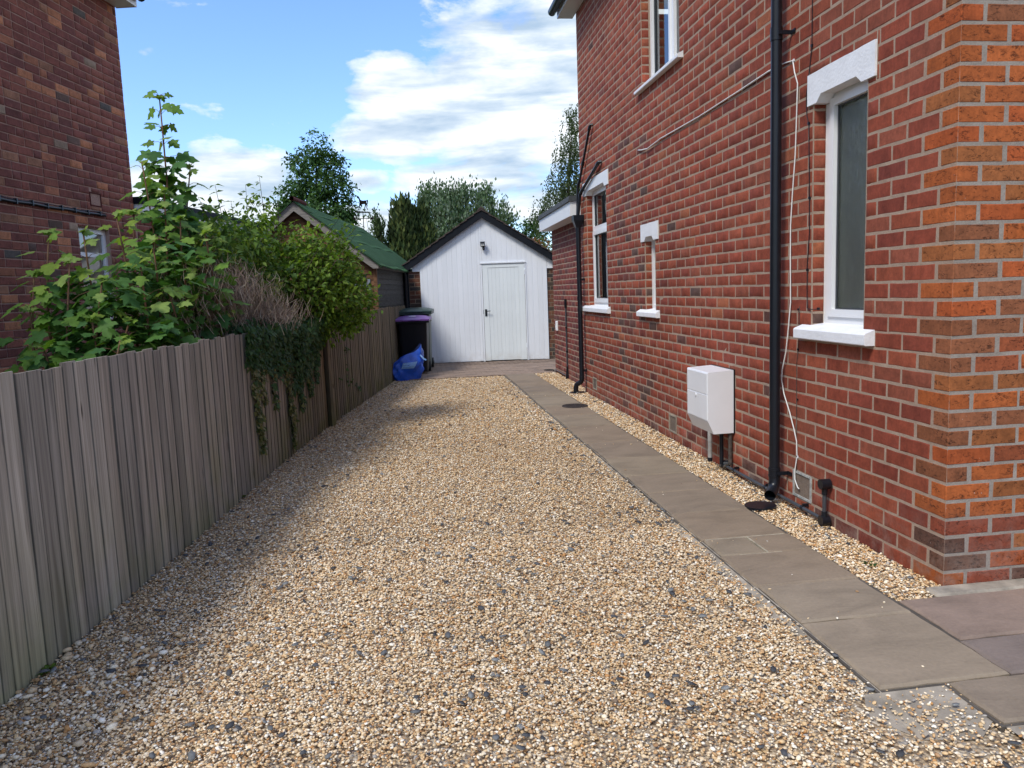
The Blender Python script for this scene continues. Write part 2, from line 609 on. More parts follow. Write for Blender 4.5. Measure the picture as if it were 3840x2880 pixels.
def wood_fence_mat():
    mt, t, b = new_mat('weathered fence timber')
    oi = t.node('ShaderNodeObjectInfo')
    rnd = oi.outputs['Random']
    p = t.objc()
    off = t.comb(t.math('MULTIPLY', rnd, 37.0), t.math('MULTIPLY', rnd, 11.0), t.math('MULTIPLY', rnd, 23.0))
    va = t.node('ShaderNodeVectorMath', operation='ADD')
    t.put(va.inputs[0], p)
    t.put(va.inputs[1], off)
    pv = va.outputs[0]
    grain = t.noise(t.scale(pv, (95, 95, 2.0)), 1.0, 6, 0.62, 0.5)
    wide = t.noise(t.scale(pv, (26, 26, 1.1)), 1.0, 4, 0.55, 0.7)
    cc = t.ramp(wide, [(0.22, (0.125, 0.116, 0.108)), (0.42, (0.215, 0.200, 0.185)), (0.60, (0.275, 0.258, 0.240)), (0.80, (0.350, 0.332, 0.312))])
    cc = t.mix(0.85, cc, t.ramp(grain, [(0.28, 0.50), (0.5, 0.98), (0.72, 1.22)]), 'MULTIPLY')
    cc = t.mix(1.0, cc, t.ramp(rnd, [(0.0, (0.74, 0.73, 0.72)), (0.35, (0.95, 0.93, 0.91)), (0.7, (1.05, 1.0, 0.95)), (1.0, (1.22, 1.2, 1.17))]), 'MULTIPLY')
    # knots
    kv = t.scale(pv, (11, 11, 3.0))
    kd = t.voro(kv, 1.0)
    kn = t.math('MULTIPLY', t.ramp(kd, [(0.05, 1.0), (0.13, 0.0)]), t.ramp(t.noise(pv, 1.3, 1), [(0.48, 0.0), (0.56, 1.0)]))
    cc = t.mix(kn, cc, (0.045, 0.038, 0.032))
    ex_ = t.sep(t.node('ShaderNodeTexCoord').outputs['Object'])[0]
    lap_shade = t.ramp(t.math('ADD', ex_, t.math('MULTIPLY', t.noise(pv, 14, 2), 0.004)), [(0.0025, 1.0), (0.0065, 0.0)])
    cc = t.mix(t.math('MULTIPLY', lap_shade, 0.78), cc, (0.022, 0.020, 0.019))  # shade line between boards, painted dark along each thick edge
    cc = t.mix(1.0, cc, (1.42, 1.39, 1.30), 'MULTIPLY')
    # algae near the ground and further along the fence
    w_ = t.pos()
    _, wy, wz = t.sep(w_)
    low = t.ramp(wz, [(0.0, 1.0), (0.30, 0.55), (0.75, 0.0)])
    far = t.ramp(t.math('DIVIDE', t.math('SUBTRACT', wy, 4.3), 4.0), [(0.0, 0.0), (0.25, 0.62), (1.0, 0.85)])
    gn = t.ramp(t.noise(w_, 2.6, 5, 0.6), [(0.36, 0.15), (0.62, 1.0)])
    alg = t.math('MULTIPLY', t.math('MAXIMUM', t.math('MULTIPLY', low, 0.65), t.math('MULTIPLY', far, t.math('ADD', low, 0.32))), gn, True)
    cc = t.mix(t.math('MULTIPLY', alg, 0.75), cc, t.mix(1.0, cc, (0.62, 0.74, 0.30), 'MULTIPLY'))
    # the far bay is darker, browner timber
    dk = t.ramp(t.math('DIVIDE', t.math('SUBTRACT', wy, 6.0), 4.0), [(0.0, 0.0), (0.7, 1.0)])
    cc = t.mix(dk, cc, t.mix(1.0, cc, (0.62, 0.55, 0.47), 'MULTIPLY'))
    t.put(b.inputs['Base Color'], cc)
    b.inputs['Roughness'].default_value = 0.9
    b.inputs['Specular IOR Level'].default_value = 0.15
    t.put(b.inputs['Normal'], t.bump(t.math('ADD', grain, t.math('MULTIPLY', wide, 0.8)), 0.55, 0.003))
    return mt


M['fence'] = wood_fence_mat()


def timber(name, c, axis, var=0.3, dark=0.55):
    mt, t, b = new_mat(name)
    p = t.pos()
    st = {'x': (1.5, 40, 40), 'y': (40, 1.5, 40), 'z': (40, 40, 1.5)}[axis]
    n = t.noise(t.scale(p, st), 1.0, 5, 0.6, 0.4)
    rnd = t.node('ShaderNodeObjectInfo').outputs['Random']
    cc = t.mix(1.0, c, t.ramp(n, [(0.28, dark), (0.52, 1.0), (0.75, 1.0 + var)]), 'MULTIPLY')
    cc = t.mix(1.0, cc, t.ramp(rnd, [(0.0, 0.8), (1.0, 1.2)]), 'MULTIPLY')
    t.put(b.inputs['Base Color'], cc)
    b.inputs['Roughness'].default_value = 0.82
    b.inputs['Specular IOR Level'].default_value = 0.2
    t.put(b.inputs['Normal'], t.bump(n, 0.4, 0.003))
    return mt


M['shed_front'] = timber('brown shed boards', (0.150, 0.078, 0.042), 'x')
M['shed_door'] = timber('brown door boards', (0.125, 0.066, 0.038), 'z')
M['shed_side'] = timber('dark weathered shed boards', (0.060, 0.056, 0.052), 'y')
M['shed_barge'] = timber('grey weathered bargeboard', (0.20, 0.185, 0.17), 'x')


def felt_green():
    mt, t, b = new_mat('green mineral felt')
    p = t.pos()
    n = t.noise(p, 6, 5, 0.6)
    n2 = t.noise(p, 220, 2, 0.6)
    cc = t.mix(t.ramp(n, [(0.3, 0.0), (0.7, 1.0)]), (0.020, 0.058, 0.022), (0.038, 0.092, 0.036))
    cc = t.mix(0.8, cc, t.ramp(n2, [(0.3, 0.72), (0.7, 1.25)]), 'MULTIPLY')
    t.put(b.inputs['Base Color'], cc)
    b.inputs['Roughness'].default_value = 0.95
    b.inputs['Specular IOR Level'].default_value = 0.15
    t.put(b.inputs['Normal'], t.bump(t.math('ADD', n2, t.math('MULTIPLY', n, 3.0)), 0.5, 0.006))
    return mt


M['felt_green'] = felt_green()


def garage_mat(name, c):
    mt, t, b = new_mat(name)
    p = t.objc()
    n = t.noise(t.scale(p, (30, 30, 1.2)), 1.0, 5, 0.6)
    n2 = t.noise(p, 1.6, 5, 0.6)
    rnd = t.node('ShaderNodeObjectInfo').outputs['Random']
    cc = t.mix(1.0, c, t.ramp(n, [(0.3, 0.97), (0.7, 1.02)]), 'MULTIPLY')
    cc = t.mix(1.0, cc, t.ramp(n2, [(0.3, 0.96), (0.7, 1.02)]), 'MULTIPLY')
    cc = t.mix(1.0, cc, t.ramp(rnd, [(0.0, 0.975), (1.0, 1.02)]), 'MULTIPLY')
    # splash dirt at the foot
    z = t.sep(t.pos())[2]
    dirt = t.math('MULTIPLY', t.ramp(z, [(0.0, 0.75), (0.22, 0.0)]), t.ramp(t.noise(p, 7, 5, 0.65), [(0.40, 0.0), (0.7, 0.7)]))
    cc = t.mix(dirt, cc, (0.46, 0.40, 0.33))
    t.put(b.inputs['Base Color'], cc)
    b.inputs['Roughness'].default_value = 0.55
    b.inputs['Specular IOR Level'].default_value = 0.35
    t.put(b.inputs['Normal'], t.bump(n, 0.15, 0.003))
    return mt


M['clad'] = garage_mat('white painted cladding', (0.78, 0.81, 0.86))
M['clad_door'] = garage_mat('off white painted door', (0.76, 0.81, 0.83))


def slab_mat(name, source='obj'):
    mt, t, b = new_mat(name)
    c = t.node('ShaderNodeObjectInfo').outputs['Color'] if source == 'obj' else t.node('ShaderNodeAttribute', attribute_name='col').outputs['Color']
    p = t.pos()
    n = t.noise(t.scale(p, (1, 1.8, 1)), 2.3, 7, 0.62, 0.8)
    n2 = t.noise(p, 60, 4, 0.6)
    n3 = t.noise(t.scale(p, (1.0, 2.5, 1), (4, 4, 4)), 5.5, 5, 0.6, 1.6)
    cc = t.mix(1.0, c, t.ramp(n, [(0.28, 0.76), (0.5, 1.0), (0.72, 1.17)]), 'MULTIPLY')
    cc = t.mix(0.6, cc, t.ramp(n2, [(0.3, 0.86), (0.7, 1.1)]), 'MULTIPLY')
    cc = t.mix(t.ramp(n3, [(0.62, 0.0), (0.72, 0.45)]), cc, t.mix(1.0, cc, (0.72, 0.70, 0.72), 'MULTIPLY'))
    cc = t.mix(1.0, cc, (1.06, 0.98, 0.92), 'MULTIPLY')
    t.put(b.inputs['Base Color'], cc)
    b.inputs['Roughness'].default_value = 0.78
    b.inputs['Specular IOR Level'].default_value = 0.3
    h = t.math('ADD', t.math('MULTIPLY', n3, 1.0), t.math('MULTIPLY', n2, 0.25))
    t.put(b.inputs['Normal'], t.bump(h, 0.45, 0.008))
    return mt


M['slab'] = slab_mat('riven sandstone slab')
M['slab_a'] = slab_mat('block paver', 'att')


def gravel_base():
    mt, t, b = new_mat('gravel bed')
    p = t.pos()
    vd = t.node('ShaderNodeTexVoronoi')
    t.put(vd.inputs['Vector'], p)
    vd.inputs['Scale'].default_value = 68
    s = t.sep(vd.outputs['Color'])
    cc = t.ramp(s[0], [(0.0, (0.30, 0.21, 0.13)), (0.25, (0.42, 0.30, 0.18)), (0.5, (0.54, 0.41, 0.26)), (0.75, (0.62, 0.51, 0.36)), (0.95, (0.68, 0.60, 0.48)), (1.0, (0.3, 0.28, 0.26))])
    cc = t.mix(1.0, cc, t.ramp(vd.outputs['Distance'], [(0.0, 1.0), (0.6, 0.75)]), 'MULTIPLY')
    cc = t.mix(1.0, cc, t.ramp(t.noise(p, 1.2, 4), [(0.3, 0.8), (0.7, 1.05)]), 'MULTIPLY')
    t.put(b.inputs['Base Color'], cc)
    b.inputs['Roughness'].default_value = 0.9
    t.put(b.inputs['Normal'], t.bump(t.math('SUBTRACT', 1.0, vd.outputs['Distance']), 0.8, 0.012))
    return mt


M['gravel_bed'] = gravel_base()


def stone_mat():
    mt, t, b = new_mat('gravel stones')
    c = t.node('ShaderNodeAttribute', attribute_name='col').outputs['Color']
    n = t.noise(t.pos(), 150, 3, 0.6)
    t.put(b.inputs['Base Color'], t.mix(1.0, c, t.ramp(n, [(0.3, 0.8), (0.7, 1.15)]), 'MULTIPLY'))
    b.inputs['Roughness'].default_value = 0.7
    b.inputs['Specular IOR Level'].default_value = 0.3
    return mt


M['stone'] = stone_mat()


def ground_mat():
    mt, t, b = new_mat('rough garden ground')
    p = t.pos()
    n = t.noise(p, 0.8, 6, 0.6)
    n2 = t.noise(p, 40, 4, 0.6)
    cc = t.ramp(n, [(0.3, (0.055, 0.045, 0.03)), (0.55, (0.05, 0.075, 0.025)), (0.75, (0.075, 0.10, 0.035))])
    t.put(b.inputs['Base Color'], t.mix(0.8, cc, t.ramp(n2, [(0.3, 0.6), (0.7, 1.3)]), 'MULTIPLY'))
    b.inputs['Roughness'].default_value = 0.95
    t.put(b.inputs['Normal'], t.bump(n2, 0.7, 0.02))
    return mt


M['ground'] = ground_mat()

# ------------------------------------------------------------------ brickwork
CH, CL, JT = 0.0878, 0.2405, 0.0128       # course height, brick pitch, joint


def brick_template(L, H, seed, depth=0.03, bev=0.004, rough=0.0020):
    """one brick face: local x along, y outward, z up, centred; 19 quads"""
    r = random.Random(seed)
    xs = [-L / 2, -L / 6, L / 6, L / 2]

    def rim(inset, y, j):
        pts = []
        for z, order in ((-H / 2 + inset, xs), (H / 2 - inset, xs[::-1])):
            for x in order:
                xx = max(-L / 2 + inset, min(L / 2 - inset, x))
                pts.append((xx + r.uniform(-j, j), y + r.uniform(-j, j) * 0.25, z + r.uniform(-j, j)))
        return pts
    a = rim(bev, 0.0, rough)
    bq = rim(0.0, -0.0022, rough)
    c = rim(0.0, -depth, 0.0)
    v = a + bq + c
    f = [(0, 7, 6, 1), (1, 6, 5, 2), (2, 5, 4, 3)]
    f = [tuple(reversed(q)) for q in f]
    for i in range(8):
        k = (i + 1) % 8
        f.append((i + 8, k + 8, k, i))
        f.append((i + 16, k + 16, k + 8, i + 8))
    return np.array(v), np.array(f)


def rects_wall(L0, L1, z0, z1, holes, frac, header_every=0, ragged=0.004):
    """brick rectangles of one wall face in stretcher bond: (s0, s1, za, zb, course)"""
    out = []
    c = 0
    z = z0
    while z < z1 - 0.02:
        zt = min(z + CH, z1)
        off = (0.0 if c % 2 == 0 else CL / 2) + frac
        edges = []
        s = L0 - CL * 2 + off % CL
        k = 0
        while s < L1 + CL:
            if header_every and rng.random() < header_every:
                edges.append(s)
                s += CL / 2
            edges.append(s)
            s += CL
            k += 1
        for a, b in zip(edges[:-1], edges[1:]):
            a2, b2 = max(a, L0), min(b, L1)
            if b2 - a2 < 0.03:
                continue
            segs = [(a2, b2)]
            for (h0, h1, g0, g1) in holes:
                if zt - 0.012 > g0 and z + 0.012 < g1:
                    ns = []
                    for q0, q1 in segs:
                        if h1 <= q0 or h0 >= q1:
                            ns.append((q0, q1))
                            continue
                        if q0 < h0:
                            ns.append((q0, h0))
                        if q1 > h1:
                            ns.append((h1, q1))
                        i0, i1 = max(q0, h0), min(q1, h1)
                        if i1 - i0 > 0.05:
                            if g1 < zt - 0.022:
                                out.append((i0, i1, g1, zt, c))
                            if g0 > z + 0.022:
                                out.append((i0, i1, z, g0, c))
                    segs = ns
            for q0, q1 in segs:
                if q1 - q0 > 0.024:
                    out.append((q0, q1, z, zt, c))
        z = zt
        c += 1
    return out


class Wall:
    """a plane: origin o, a = direction along, outward = z x a"""
    def __init__(s, o, a):
        s.o = np.array(o, float)
        s.a = np.array(a, float)
        s.n = np.cross([0, 0, 1.0], s.a)

    def p(s, u, z, d=0.0):
        return s.o + s.a * u + s.n * d + np.array([0, 0, z])


def lay_bricks(jobs, parent, root_loc, root_rz, n_parts=300, proud=0.004, mats=('brick_o', 'brick_a'), joint=JT):
    """jobs: list of (Wall in world, rects, colour function). The largest in view become parts, the rest one stuff mesh"""
    allb = []
    for wl, rects, cf in jobs:
        for (s0, s1, z0, z1, c) in rects:
            ctr = wl.p((s0 + s1) / 2, (z0 + z1) / 2)
            x, y, zd = project(ctr)
            area = 0.0
            if zd > 0.3 and -60 < x < 3900 and -40 < y < 2920:
                x0, y0, _ = project(wl.p(s0, z0))
                x1, y1, _ = project(wl.p(s1, z1))
                area = abs(x1 - x0) * (z1 - z0) / zd
            allb.append((area, wl, s0, s1, z0, z1, c, cf))
    order = sorted(range(len(allb)), key=lambda i: -allb[i][0])
    big = set(order[:n_parts])
    cache = {}
    inv = (Matrix.Translation(root_loc) @ Matrix.Rotation(root_rz, 4, 'Z')).inverted()
    tmpl = [brick_template(0.23, 0.076, 50 + i) for i in range(10)]
    VV, FF, CC = [], [], []
    nb = 0
    for i, (ar, wl, s0, s1, z0, z1, c, cf) in enumerate(allb):
        L, H = s1 - s0 - joint, z1 - z0 - joint
        if L < 0.011 or H < 0.011:
            continue
        L += rng.uniform(-0.002, 0.002)
        H += rng.uniform(-0.0015, 0.0015)
        colr = cf((s0 + s1) / 2, (z0 + z1) / 2, c)
        ctr = wl.p((s0 + s1) / 2 + rng.uniform(-0.0012, 0.0012), (z0 + z1) / 2 + rng.uniform(-0.001, 0.001), proud + rng.uniform(-0.001, 0.0012))
        if i in big:
            key = (round(L / 0.015), rng.randrange(4))
            if key not in cache:
                tv, tf = brick_template(L, H, 900 + len(cache))
                me = bpy.data.meshes.new('brick')
                me.from_pydata(tv.tolist(), [], tf.tolist())
                me.materials.append(M[mats[0]])
                cache[key] = (me, L, H)
            me, l0, h0 = cache[key]
            o = bpy.data.objects.new('brick', me)
            rm = Matrix(((wl.a[0] * L / l0, wl.n[0], 0, ctr[0]), (wl.a[1] * L / l0, wl.n[1], 0, ctr[1]), (0, 0, H / h0, ctr[2]), (0, 0, 0, 1)))
            link(o, parent)
            tilt = Matrix.Rotation(rng.uniform(-0.004, 0.004), 4, Vector(wl.n))
            mm = rm.copy()
            mm.translation = (0, 0, 0)
            o.matrix_local = inv @ Matrix.Translation(Vector(ctr)) @ tilt @ mm
            o.color = colr
        else:
            tv, tf = tmpl[rng.randrange(10)]
            k = np.array([L / 0.23, 1.0, H / 0.076])
            q = tv * k
            V = ctr + q[:, :1] * wl.a + q[:, 1:2] * wl.n + q[:, 2:3] * np.array([0, 0, 1.0])
            VV.append(V)
            FF.append(tf + nb)
            CC.append(np.tile(np.array(colr), (len(V), 1)))
            nb += len(V)
    if VV:
        V = np.concatenate(VV)
        im = np.array(inv)
        V = V @ im[:3, :3].T + im[:3, 3]
        o = np_mesh('brickwork', V, np.concatenate(FF), np.concatenate(CC), M[mats[1]], parent)
        o['kind'] = 'stuff'


def wall_face(mb, wl, L0, L1, z0, z1, holes, reveal=0.1, toloc=lambda p: p):
    """mortar plane with real openings and their reveals"""
    us = sorted({L0, L1, *[h for hh in holes for h in hh[:2] if L0 < h < L1]})
    zs = sorted({z0, z1, *[h for hh in holes for h in hh[2:4] if z0 < h < z1]})
    for a, b in zip(us[:-1], us[1:]):
        for c, d in zip(zs[:-1], zs[1:]):
            mu, mz = (a + b) / 2, (c + d) / 2
            if any(h[0] < mu < h[1] and h[2] < mz < h[3] for h in holes):
                continue
            mb.add([toloc(wl.p(a, c)), toloc(wl.p(b, c)), toloc(wl.p(b, d)), toloc(wl.p(a, d))], [(3, 2, 1, 0)])
    for h0, h1, g0, g1 in holes:
        for (ua, za), (ub, zb) in (((h0, g0), (h0, g1)), ((h1, g0), (h1, g1)), ((h0, g1), (h1, g1)), ((h0, g0), (h1, g0))):
            mb.add([toloc(wl.p(ua, za)), toloc(wl.p(ub, zb)), toloc(wl.p(ub, zb, -reveal)), toloc(wl.p(ua, za, -reveal))], [(0, 1, 2, 3)])

# ------------------------------------------------------------------ ground sheets
MB().add([(-400, -400, -0.10), (400, -400, -0.10), (400, 900, -0.10), (-400, 900, -0.10)], [(0, 1, 2, 3)]).build('ground', M['ground'])['kind'] = 'structure'
bed = MB()
FENCE = [(-2.03, -1.2), (-1.642, 3.068), (-1.468, 4.824), (-1.229, 7.479), (-1.015, 9.289), (-0.363, 13.415), (-0.085, 16.25)]
for (xa, ya), (xb, yb) in zip(FENCE[:-1], FENCE[1:]):
    bed.add([(xa - 0.1, ya, -0.035), (2.62, ya, -0.035), (2.62, yb, -0.035), (xb - 0.1, yb, -0.035)], [(0, 1, 2, 3)])
bed.add([(2.62, -1.2, -0.035), (8.0, -1.2, -0.035), (8.0, 2.6, -0.035), (2.62, 2.6, -0.035)], [(0, 1, 2, 3)])
bed.build('gravel_bed', M['gravel_bed'])['kind'] = 'structure'

# ------------------------------------------------------------------ the brick house on the right
HX, HY = 2.505, 3.29
HL = 7.66                                  # side wall length
HH = 5.27                                  # eaves height
house = thing('brick_house', 'red brick house with orange corner bricks and white painted lintels and sills', 'house', (HX, HY, 0))
W_side = Wall((HX, HY, 0), (0, 1, 0))
FW = 3.0
W_front = Wall((HX + FW, HY, 0), (-1, 0, 0))
W_ext = Wall((2.605, HY + HL, 0), (0, 1, 0))
loc = lambda p: (p[0] - HX, p[1] - HY, p[2])

OPEN = {'near': (0.705, 1.267, 1.215, 2.60), 'slit': (4.346, 4.675, 1.24, 2.005), 'far': (6.24, 7.298, 1.243, 2.805), 'upper': (3.593, 4.705, 3.53, 4.90)}
LINT = {'near': (0.627, 1.322, 2.552, 2.735), 'slit': (4.229, 4.795, 1.957, 2.135), 'far': (6.108, 7.466, 2.75, 2.93), 'upper': (3.48, 4.82, 4.90, 5.08)}
SILL = {'near': (0.597, 1.378, 1.128, 1.215, 0.062), 'slit': (4.22, 4.885, 1.168, 1.243, 0.045), 'far': (6.13, 7.56, 1.166, 1.246, 0.045), 'upper': (3.49, 4.816, 3.477, 3.533, 0.053)}
AIRB = [(1.24, 1.475, 0.068, 0.240), (3.755, 3.97, 0.062, 0.235), (6.93, 7.15, 0.095, 0.255)]
side_holes = [*OPEN.values()]
mb = MB()
wall_face(mb, W_side, 0, HL, -0.1, HH, side_holes, 0.16, loc)
mb.build('wall', M['mortar'], house)
mb = MB()
wall_face(mb, W_front, 0, FW, -0.1, HH, [], 0.1, loc)
mb.build('wall', M['mortar_grey'], house)
mb = MB()
wall_face(mb, W_ext, 0, 2.80, -0.1, 2.54, [], 0.1, loc)
mb.add([(0.1, HL + 2.80, -0.1), (4.0, HL + 2.80, -0.1), (4.0, HL + 2.80, 2.54), (0.1, HL + 2.80, 2.54)], [(0, 1, 2, 3)])
mb.add([(4.0, HL, -0.1), (4.0, HL + 2.80, -0.1), (4.0, HL + 2.80, 2.54), (4.0, HL, 2.54)], [(0, 1, 2, 3)])
mb.build('extension_wall', M['mortar'], house)
M['brick_plain'] = simple('plain brick', (0.23, 0.07, 0.045), 0.9, 0.2, 0.2, 4, 0.4)
mb = MB()
mb.add([(FW, 0, -0.1), (8.0, 0, -0.1), (8.0, 0, HH), (FW, 0, HH)], [(0, 1, 2, 3)])
mb.add([(8.0, 0, -0.1), (8.0, HL, -0.1), (8.0, HL, HH), (8.0, 0, HH)], [(0, 1, 2, 3)])
mb.add([(0, HL, -0.1), (8.0, HL, -0.1), (8.0, HL, HH), (0, HL, HH)], [(3, 2, 1, 0)])
mb.build('wall', M['brick_plain'], house)


def house_red(u, z, c):
    r = rng.random()
    dark = 0.025
    if 4.35 < u < 6.15 and z < 3.1:
        dark = 0.34 if (u - 5.1) ** 2 < 0.55 else 0.14
    if 3.1 < u < 3.5 and z < 0.2:
        dark = 0.25
    if z < 0.25:
        dark += 0.08
    if r < dark:
        b = rng.choice([(0.130, 0.058, 0.046), (0.155, 0.048, 0.036), (0.110, 0.062, 0.050), (0.19, 0.046, 0.032)])
    elif r > 0.965:
        b = (0.33, 0.105, 0.050)
    else:
        b = rng.choice([(0.275, 0.064, 0.034), (0.295, 0.074, 0.038), (0.255, 0.058, 0.032), (0.238, 0.055, 0.034), (0.280, 0.080, 0.046), (0.265, 0.062, 0.036)])
    k = rng.uniform(0.88, 1.12)
    return (b[0] * k, b[1] * k, b[2] * k, 1.0)


def house_orange(u, z, c):
    b = rng.choice([(0.42, 0.105, 0.028), (0.44, 0.095, 0.026), (0.36, 0.115, 0.036), (0.34, 0.085, 0.032), (0.29, 0.098, 0.042), (0.46, 0.115, 0.030)])
    if z < 0.3 and rng.random() < 0.5:
        b = rng.choice([(0.16, 0.075, 0.05), (0.30, 0.07, 0.035), (0.20, 0.09, 0.055)])
    k = rng.uniform(0.78, 0.98)
    return (b[0] * k, b[1] * k * 1.05, b[2] * k * 1.1, 0.0)


def ext_red(u, z, c):
    b = rng.choice([(0.185, 0.046, 0.038), (0.205, 0.052, 0.040), (0.165, 0.042, 0.037), (0.14, 0.05, 0.046), (0.22, 0.056, 0.038), (0.19, 0.05, 0.042)])
    k = rng.uniform(0.9, 1.12)
    return (b[0] * k, b[1] * k, b[2] * k, 1.0)


Z0 = 0.064 - CH
blockers = [*OPEN.values(), *LINT.values(), *[s_[:4] for s_ in SILL.values()], *AIRB]
side_rects = rects_wall(0, HL, Z0, HH, blockers, 0.0)
front_rects = rects_wall(0, FW, Z0, HH, [], (FW - CL / 2) % CL)
NQ = 32
side_rects = [q for q in side_rects if not (q[0] < 0.01 and q[4] < NQ)]
front_rects = [q for q in front_rects if not (q[1] > FW - 0.01 and q[4] < NQ)]


def side_col(u, z, c):
    return house_orange(u, z, c) if u < 0.13 and z > 0.1 else house_red(u, z, c)


rev_jobs = []
for k_, (h0, h1, g0, g1) in OPEN.items():
    for wl in (Wall((HX + 0.086, HY + h1, 0), (-1, 0, 0)), Wall((HX, HY + h0, 0), (1, 0, 0))):
        rr_ = [(0.0, 0.086, max(za_, g0), min(za_ + CH, g1), 0) for za_ in [Z0 + i_ * CH for i_ in range(62)] if za_ + CH > g0 + 0.03 and za_ < g1 - 0.03]
        rev_jobs.append((wl, rr_, lambda u, z, c: house_red(1.0, 1.0, c)))
ext_rects = rects_wall(0, 2.80, Z0, 2.54, [], 0.05)
lay_bricks([(W_side, side_rects, side_col), (W_front, front_rects, house_orange), (W_ext, ext_rects, ext_red)] + rev_jobs, house, (HX, HY, 0), 0.0, n_parts=268, proud=0.0014)
# corner bricks: one block seen on both faces
for c in range(NQ):
    za, zb = Z0 + c * CH + JT / 2, Z0 + (c + 1) * CH - JT / 2
    ly, lx = (CL - JT, CL / 2 - JT) if c % 2 == 0 else (CL / 2 - JT, CL - JT)
    mb = MB().bbox(-0.0018, lx, -0.0018, ly, za, zb, 0.004, 0.0012)
    o = mb.build('brick', M['brick_o'], house)
    o.color = house_orange(0, za, c)


def rect_frame(mb, wl, u0, u1, z0, z1, t, d0, d1, toloc):
    """window frame: four bars between depths d0 and d1 behind the wall face"""
    def bar(a, b, c, d):
        ps = [toloc(wl.p(u, z, -dd)) for dd in (d0, d1) for (u, z) in ((a, c), (b, c), (b, d), (a, d))]
        mb.add(ps, [(0, 1, 2, 3), (7, 6, 5, 4), (0, 4, 5, 1), (1, 5, 6, 2), (2, 6, 7, 3), (3, 7, 4, 0)])
    bar(u0, u0 + t, z0, z1)
    bar(u1 - t, u1, z0, z1)
    bar(u0 + t, u1 - t, z0, z0 + t)
    bar(u0 + t, u1 - t, z1 - t, z1)


def wall_box(mb, wl, u0, u1, z0, z1, d0, d1, toloc):
    ps = [toloc(wl.p(u, z, -dd)) for dd in (d0, d1) for (u, z) in ((u0, z0), (u1, z0), (u1, z1), (u0, z1))]
    return mb.add(ps, [(0, 1, 2, 3), (7, 6, 5, 4), (0, 4, 5, 1), (1, 5, 6, 2), (2, 6, 7, 3), (3, 7, 4, 0)])


def quad(mb, wl, u0, u1, z0, z1, d, toloc):
    return mb.add([toloc(wl.p(u, z, -d)) for u, z in ((u0, z0), (u1, z0), (u1, z1), (u0, z1))], [(3, 2, 1, 0)])


def make_lintel(key, notch, parent, proud=0.012, mt='white_rough'):
    u0, u1, z0, z1 = LINT[key]
    n0, n1, rise = notch
    nf = 7
    top = [(u1 - (u1 - u0) * i / nf, z1 + rng.uniform(-0.002, 0.002)) for i in range(nf + 1)]
    prof = [(u0, z0), (n0 - 0.05, z0), (n0, z0 + rise), (n1, z0 + rise), (n1 + 0.05, z0), (u1, z0)] + top
    mb = MB()
    o0 = loc(W_side.p(0, 0, proud))
    mb.prism(prof, o0, (0, 1, 0), (0, 0, 1), (0.078 + proud, 0, 0))
    return mb.build('lintel', M[mt], parent)


def make_sill(key, parent, mt='white_rough'):
    u0, u1, z0, z1, pj = SILL[key]
    prof = [(-0.10, z0), (pj - 0.006, z0), (pj, z0 + 0.006), (pj, z1 - 0.028), (pj - 0.008, z1 - 0.020), (0.0, z1), (-0.10, z1 + 0.012)]
    mb = MB()
    mb.prism([(-a, b) for a, b in prof], loc(W_side.p(u0, 0)), (1, 0, 0), (0, 0, 1), (0, u1 - u0, 0))
    o = mb.build('sill', M[mt], parent)
    return o


D0, D1 = 0.082, 0.15
# near ground floor window
u0, u1, z0, z1 = OPEN['near']
mb = MB()
rect_frame(mb, W_side, u0, u1, z0, z1, 0.060, D0, D1, loc)
rect_frame(mb, W_side, u0 + 0.052, u1 - 0.062, z0 + 0.052, z1 - 0.03, 0.045, D0 - 0.012, D1 - 0.012, loc)
win = mb.build('window', M['upvc'], house)
quad(MB(), W_side, u0 + 0.09, u1 - 0.10, z0 + 0.09, z1 - 0.07, 0.105, loc).build('pane', M['glass_obs'], win)
quad(MB(), W_side, u0 + 0.06, u1 - 0.06, z0 + 0.06, z1 - 0.04, 0.118, loc).build('blind', M['blind'], win)
bd = MB()
rect_frame(bd, W_side, u0 + 0.096, u1 - 0.106, z0 + 0.094, z1 - 0.074, 0.010, 0.096, 0.104, loc)
bd.build('glazing_bead', M['grey_pipe'], win)
make_lintel('near', (0.80, 1.165, 0.042), win)
make_sill('near', win)
# slit window
u0, u1, z0, z1 = OPEN['slit']
mb = MB()
rect_frame(mb, W_side, u0, u1, z0, z1, 0.05, 0.070, 0.12, loc)
win = mb.build('window', M['upvc'], house)
quad(MB(), W_side, u0 + 0.05, u1 - 0.05, z0 + 0.05, z1 - 0.05, 0.095, loc).build('pane', M['glass'], win)
make_lintel('slit', (4.42, 4.62, 0.045), win)
make_sill('slit', win)
# far ground floor window: transom with a casement below
u0, u1, z0, z1 = OPEN['far']
mb = MB()
rect_frame(mb, W_side, u0, u1, z0, z1, 0.065, 0.080, 0.15, loc)
wall_box(mb, W_side, u0 + 0.065, u1 - 0.065, 2.255, 2.325, 0.082, 0.15, loc)
rect_frame(mb, W_side, u0 + 0.055, u1 - 0.055, z0 + 0.05, 2.262, 0.055, 0.064, 0.14, loc)
win = mb.build('window', M['upvc'], house)
quad(MB(), W_side, u0 + 0.06, u1 - 0.06, 2.32, z1 - 0.06, 0.11, loc).build('pane', M['glass'], win)
quad(MB(), W_side, u0 + 0.10, u1 - 0.10, z0 + 0.10, 2.21, 0.10, loc).build('pane', M['glass'], win)
quad(MB(), W_side, u0 + 0.05, u1 - 0.05, z0 + 0.05, z1 - 0.05, 0.135, loc).build('curtain', M['curtain'], win)
bd = MB()
rect_frame(bd, W_side, u0 + 0.108, u1 - 0.108, z0 + 0.104, 2.208, 0.010, 0.086, 0.098, loc)
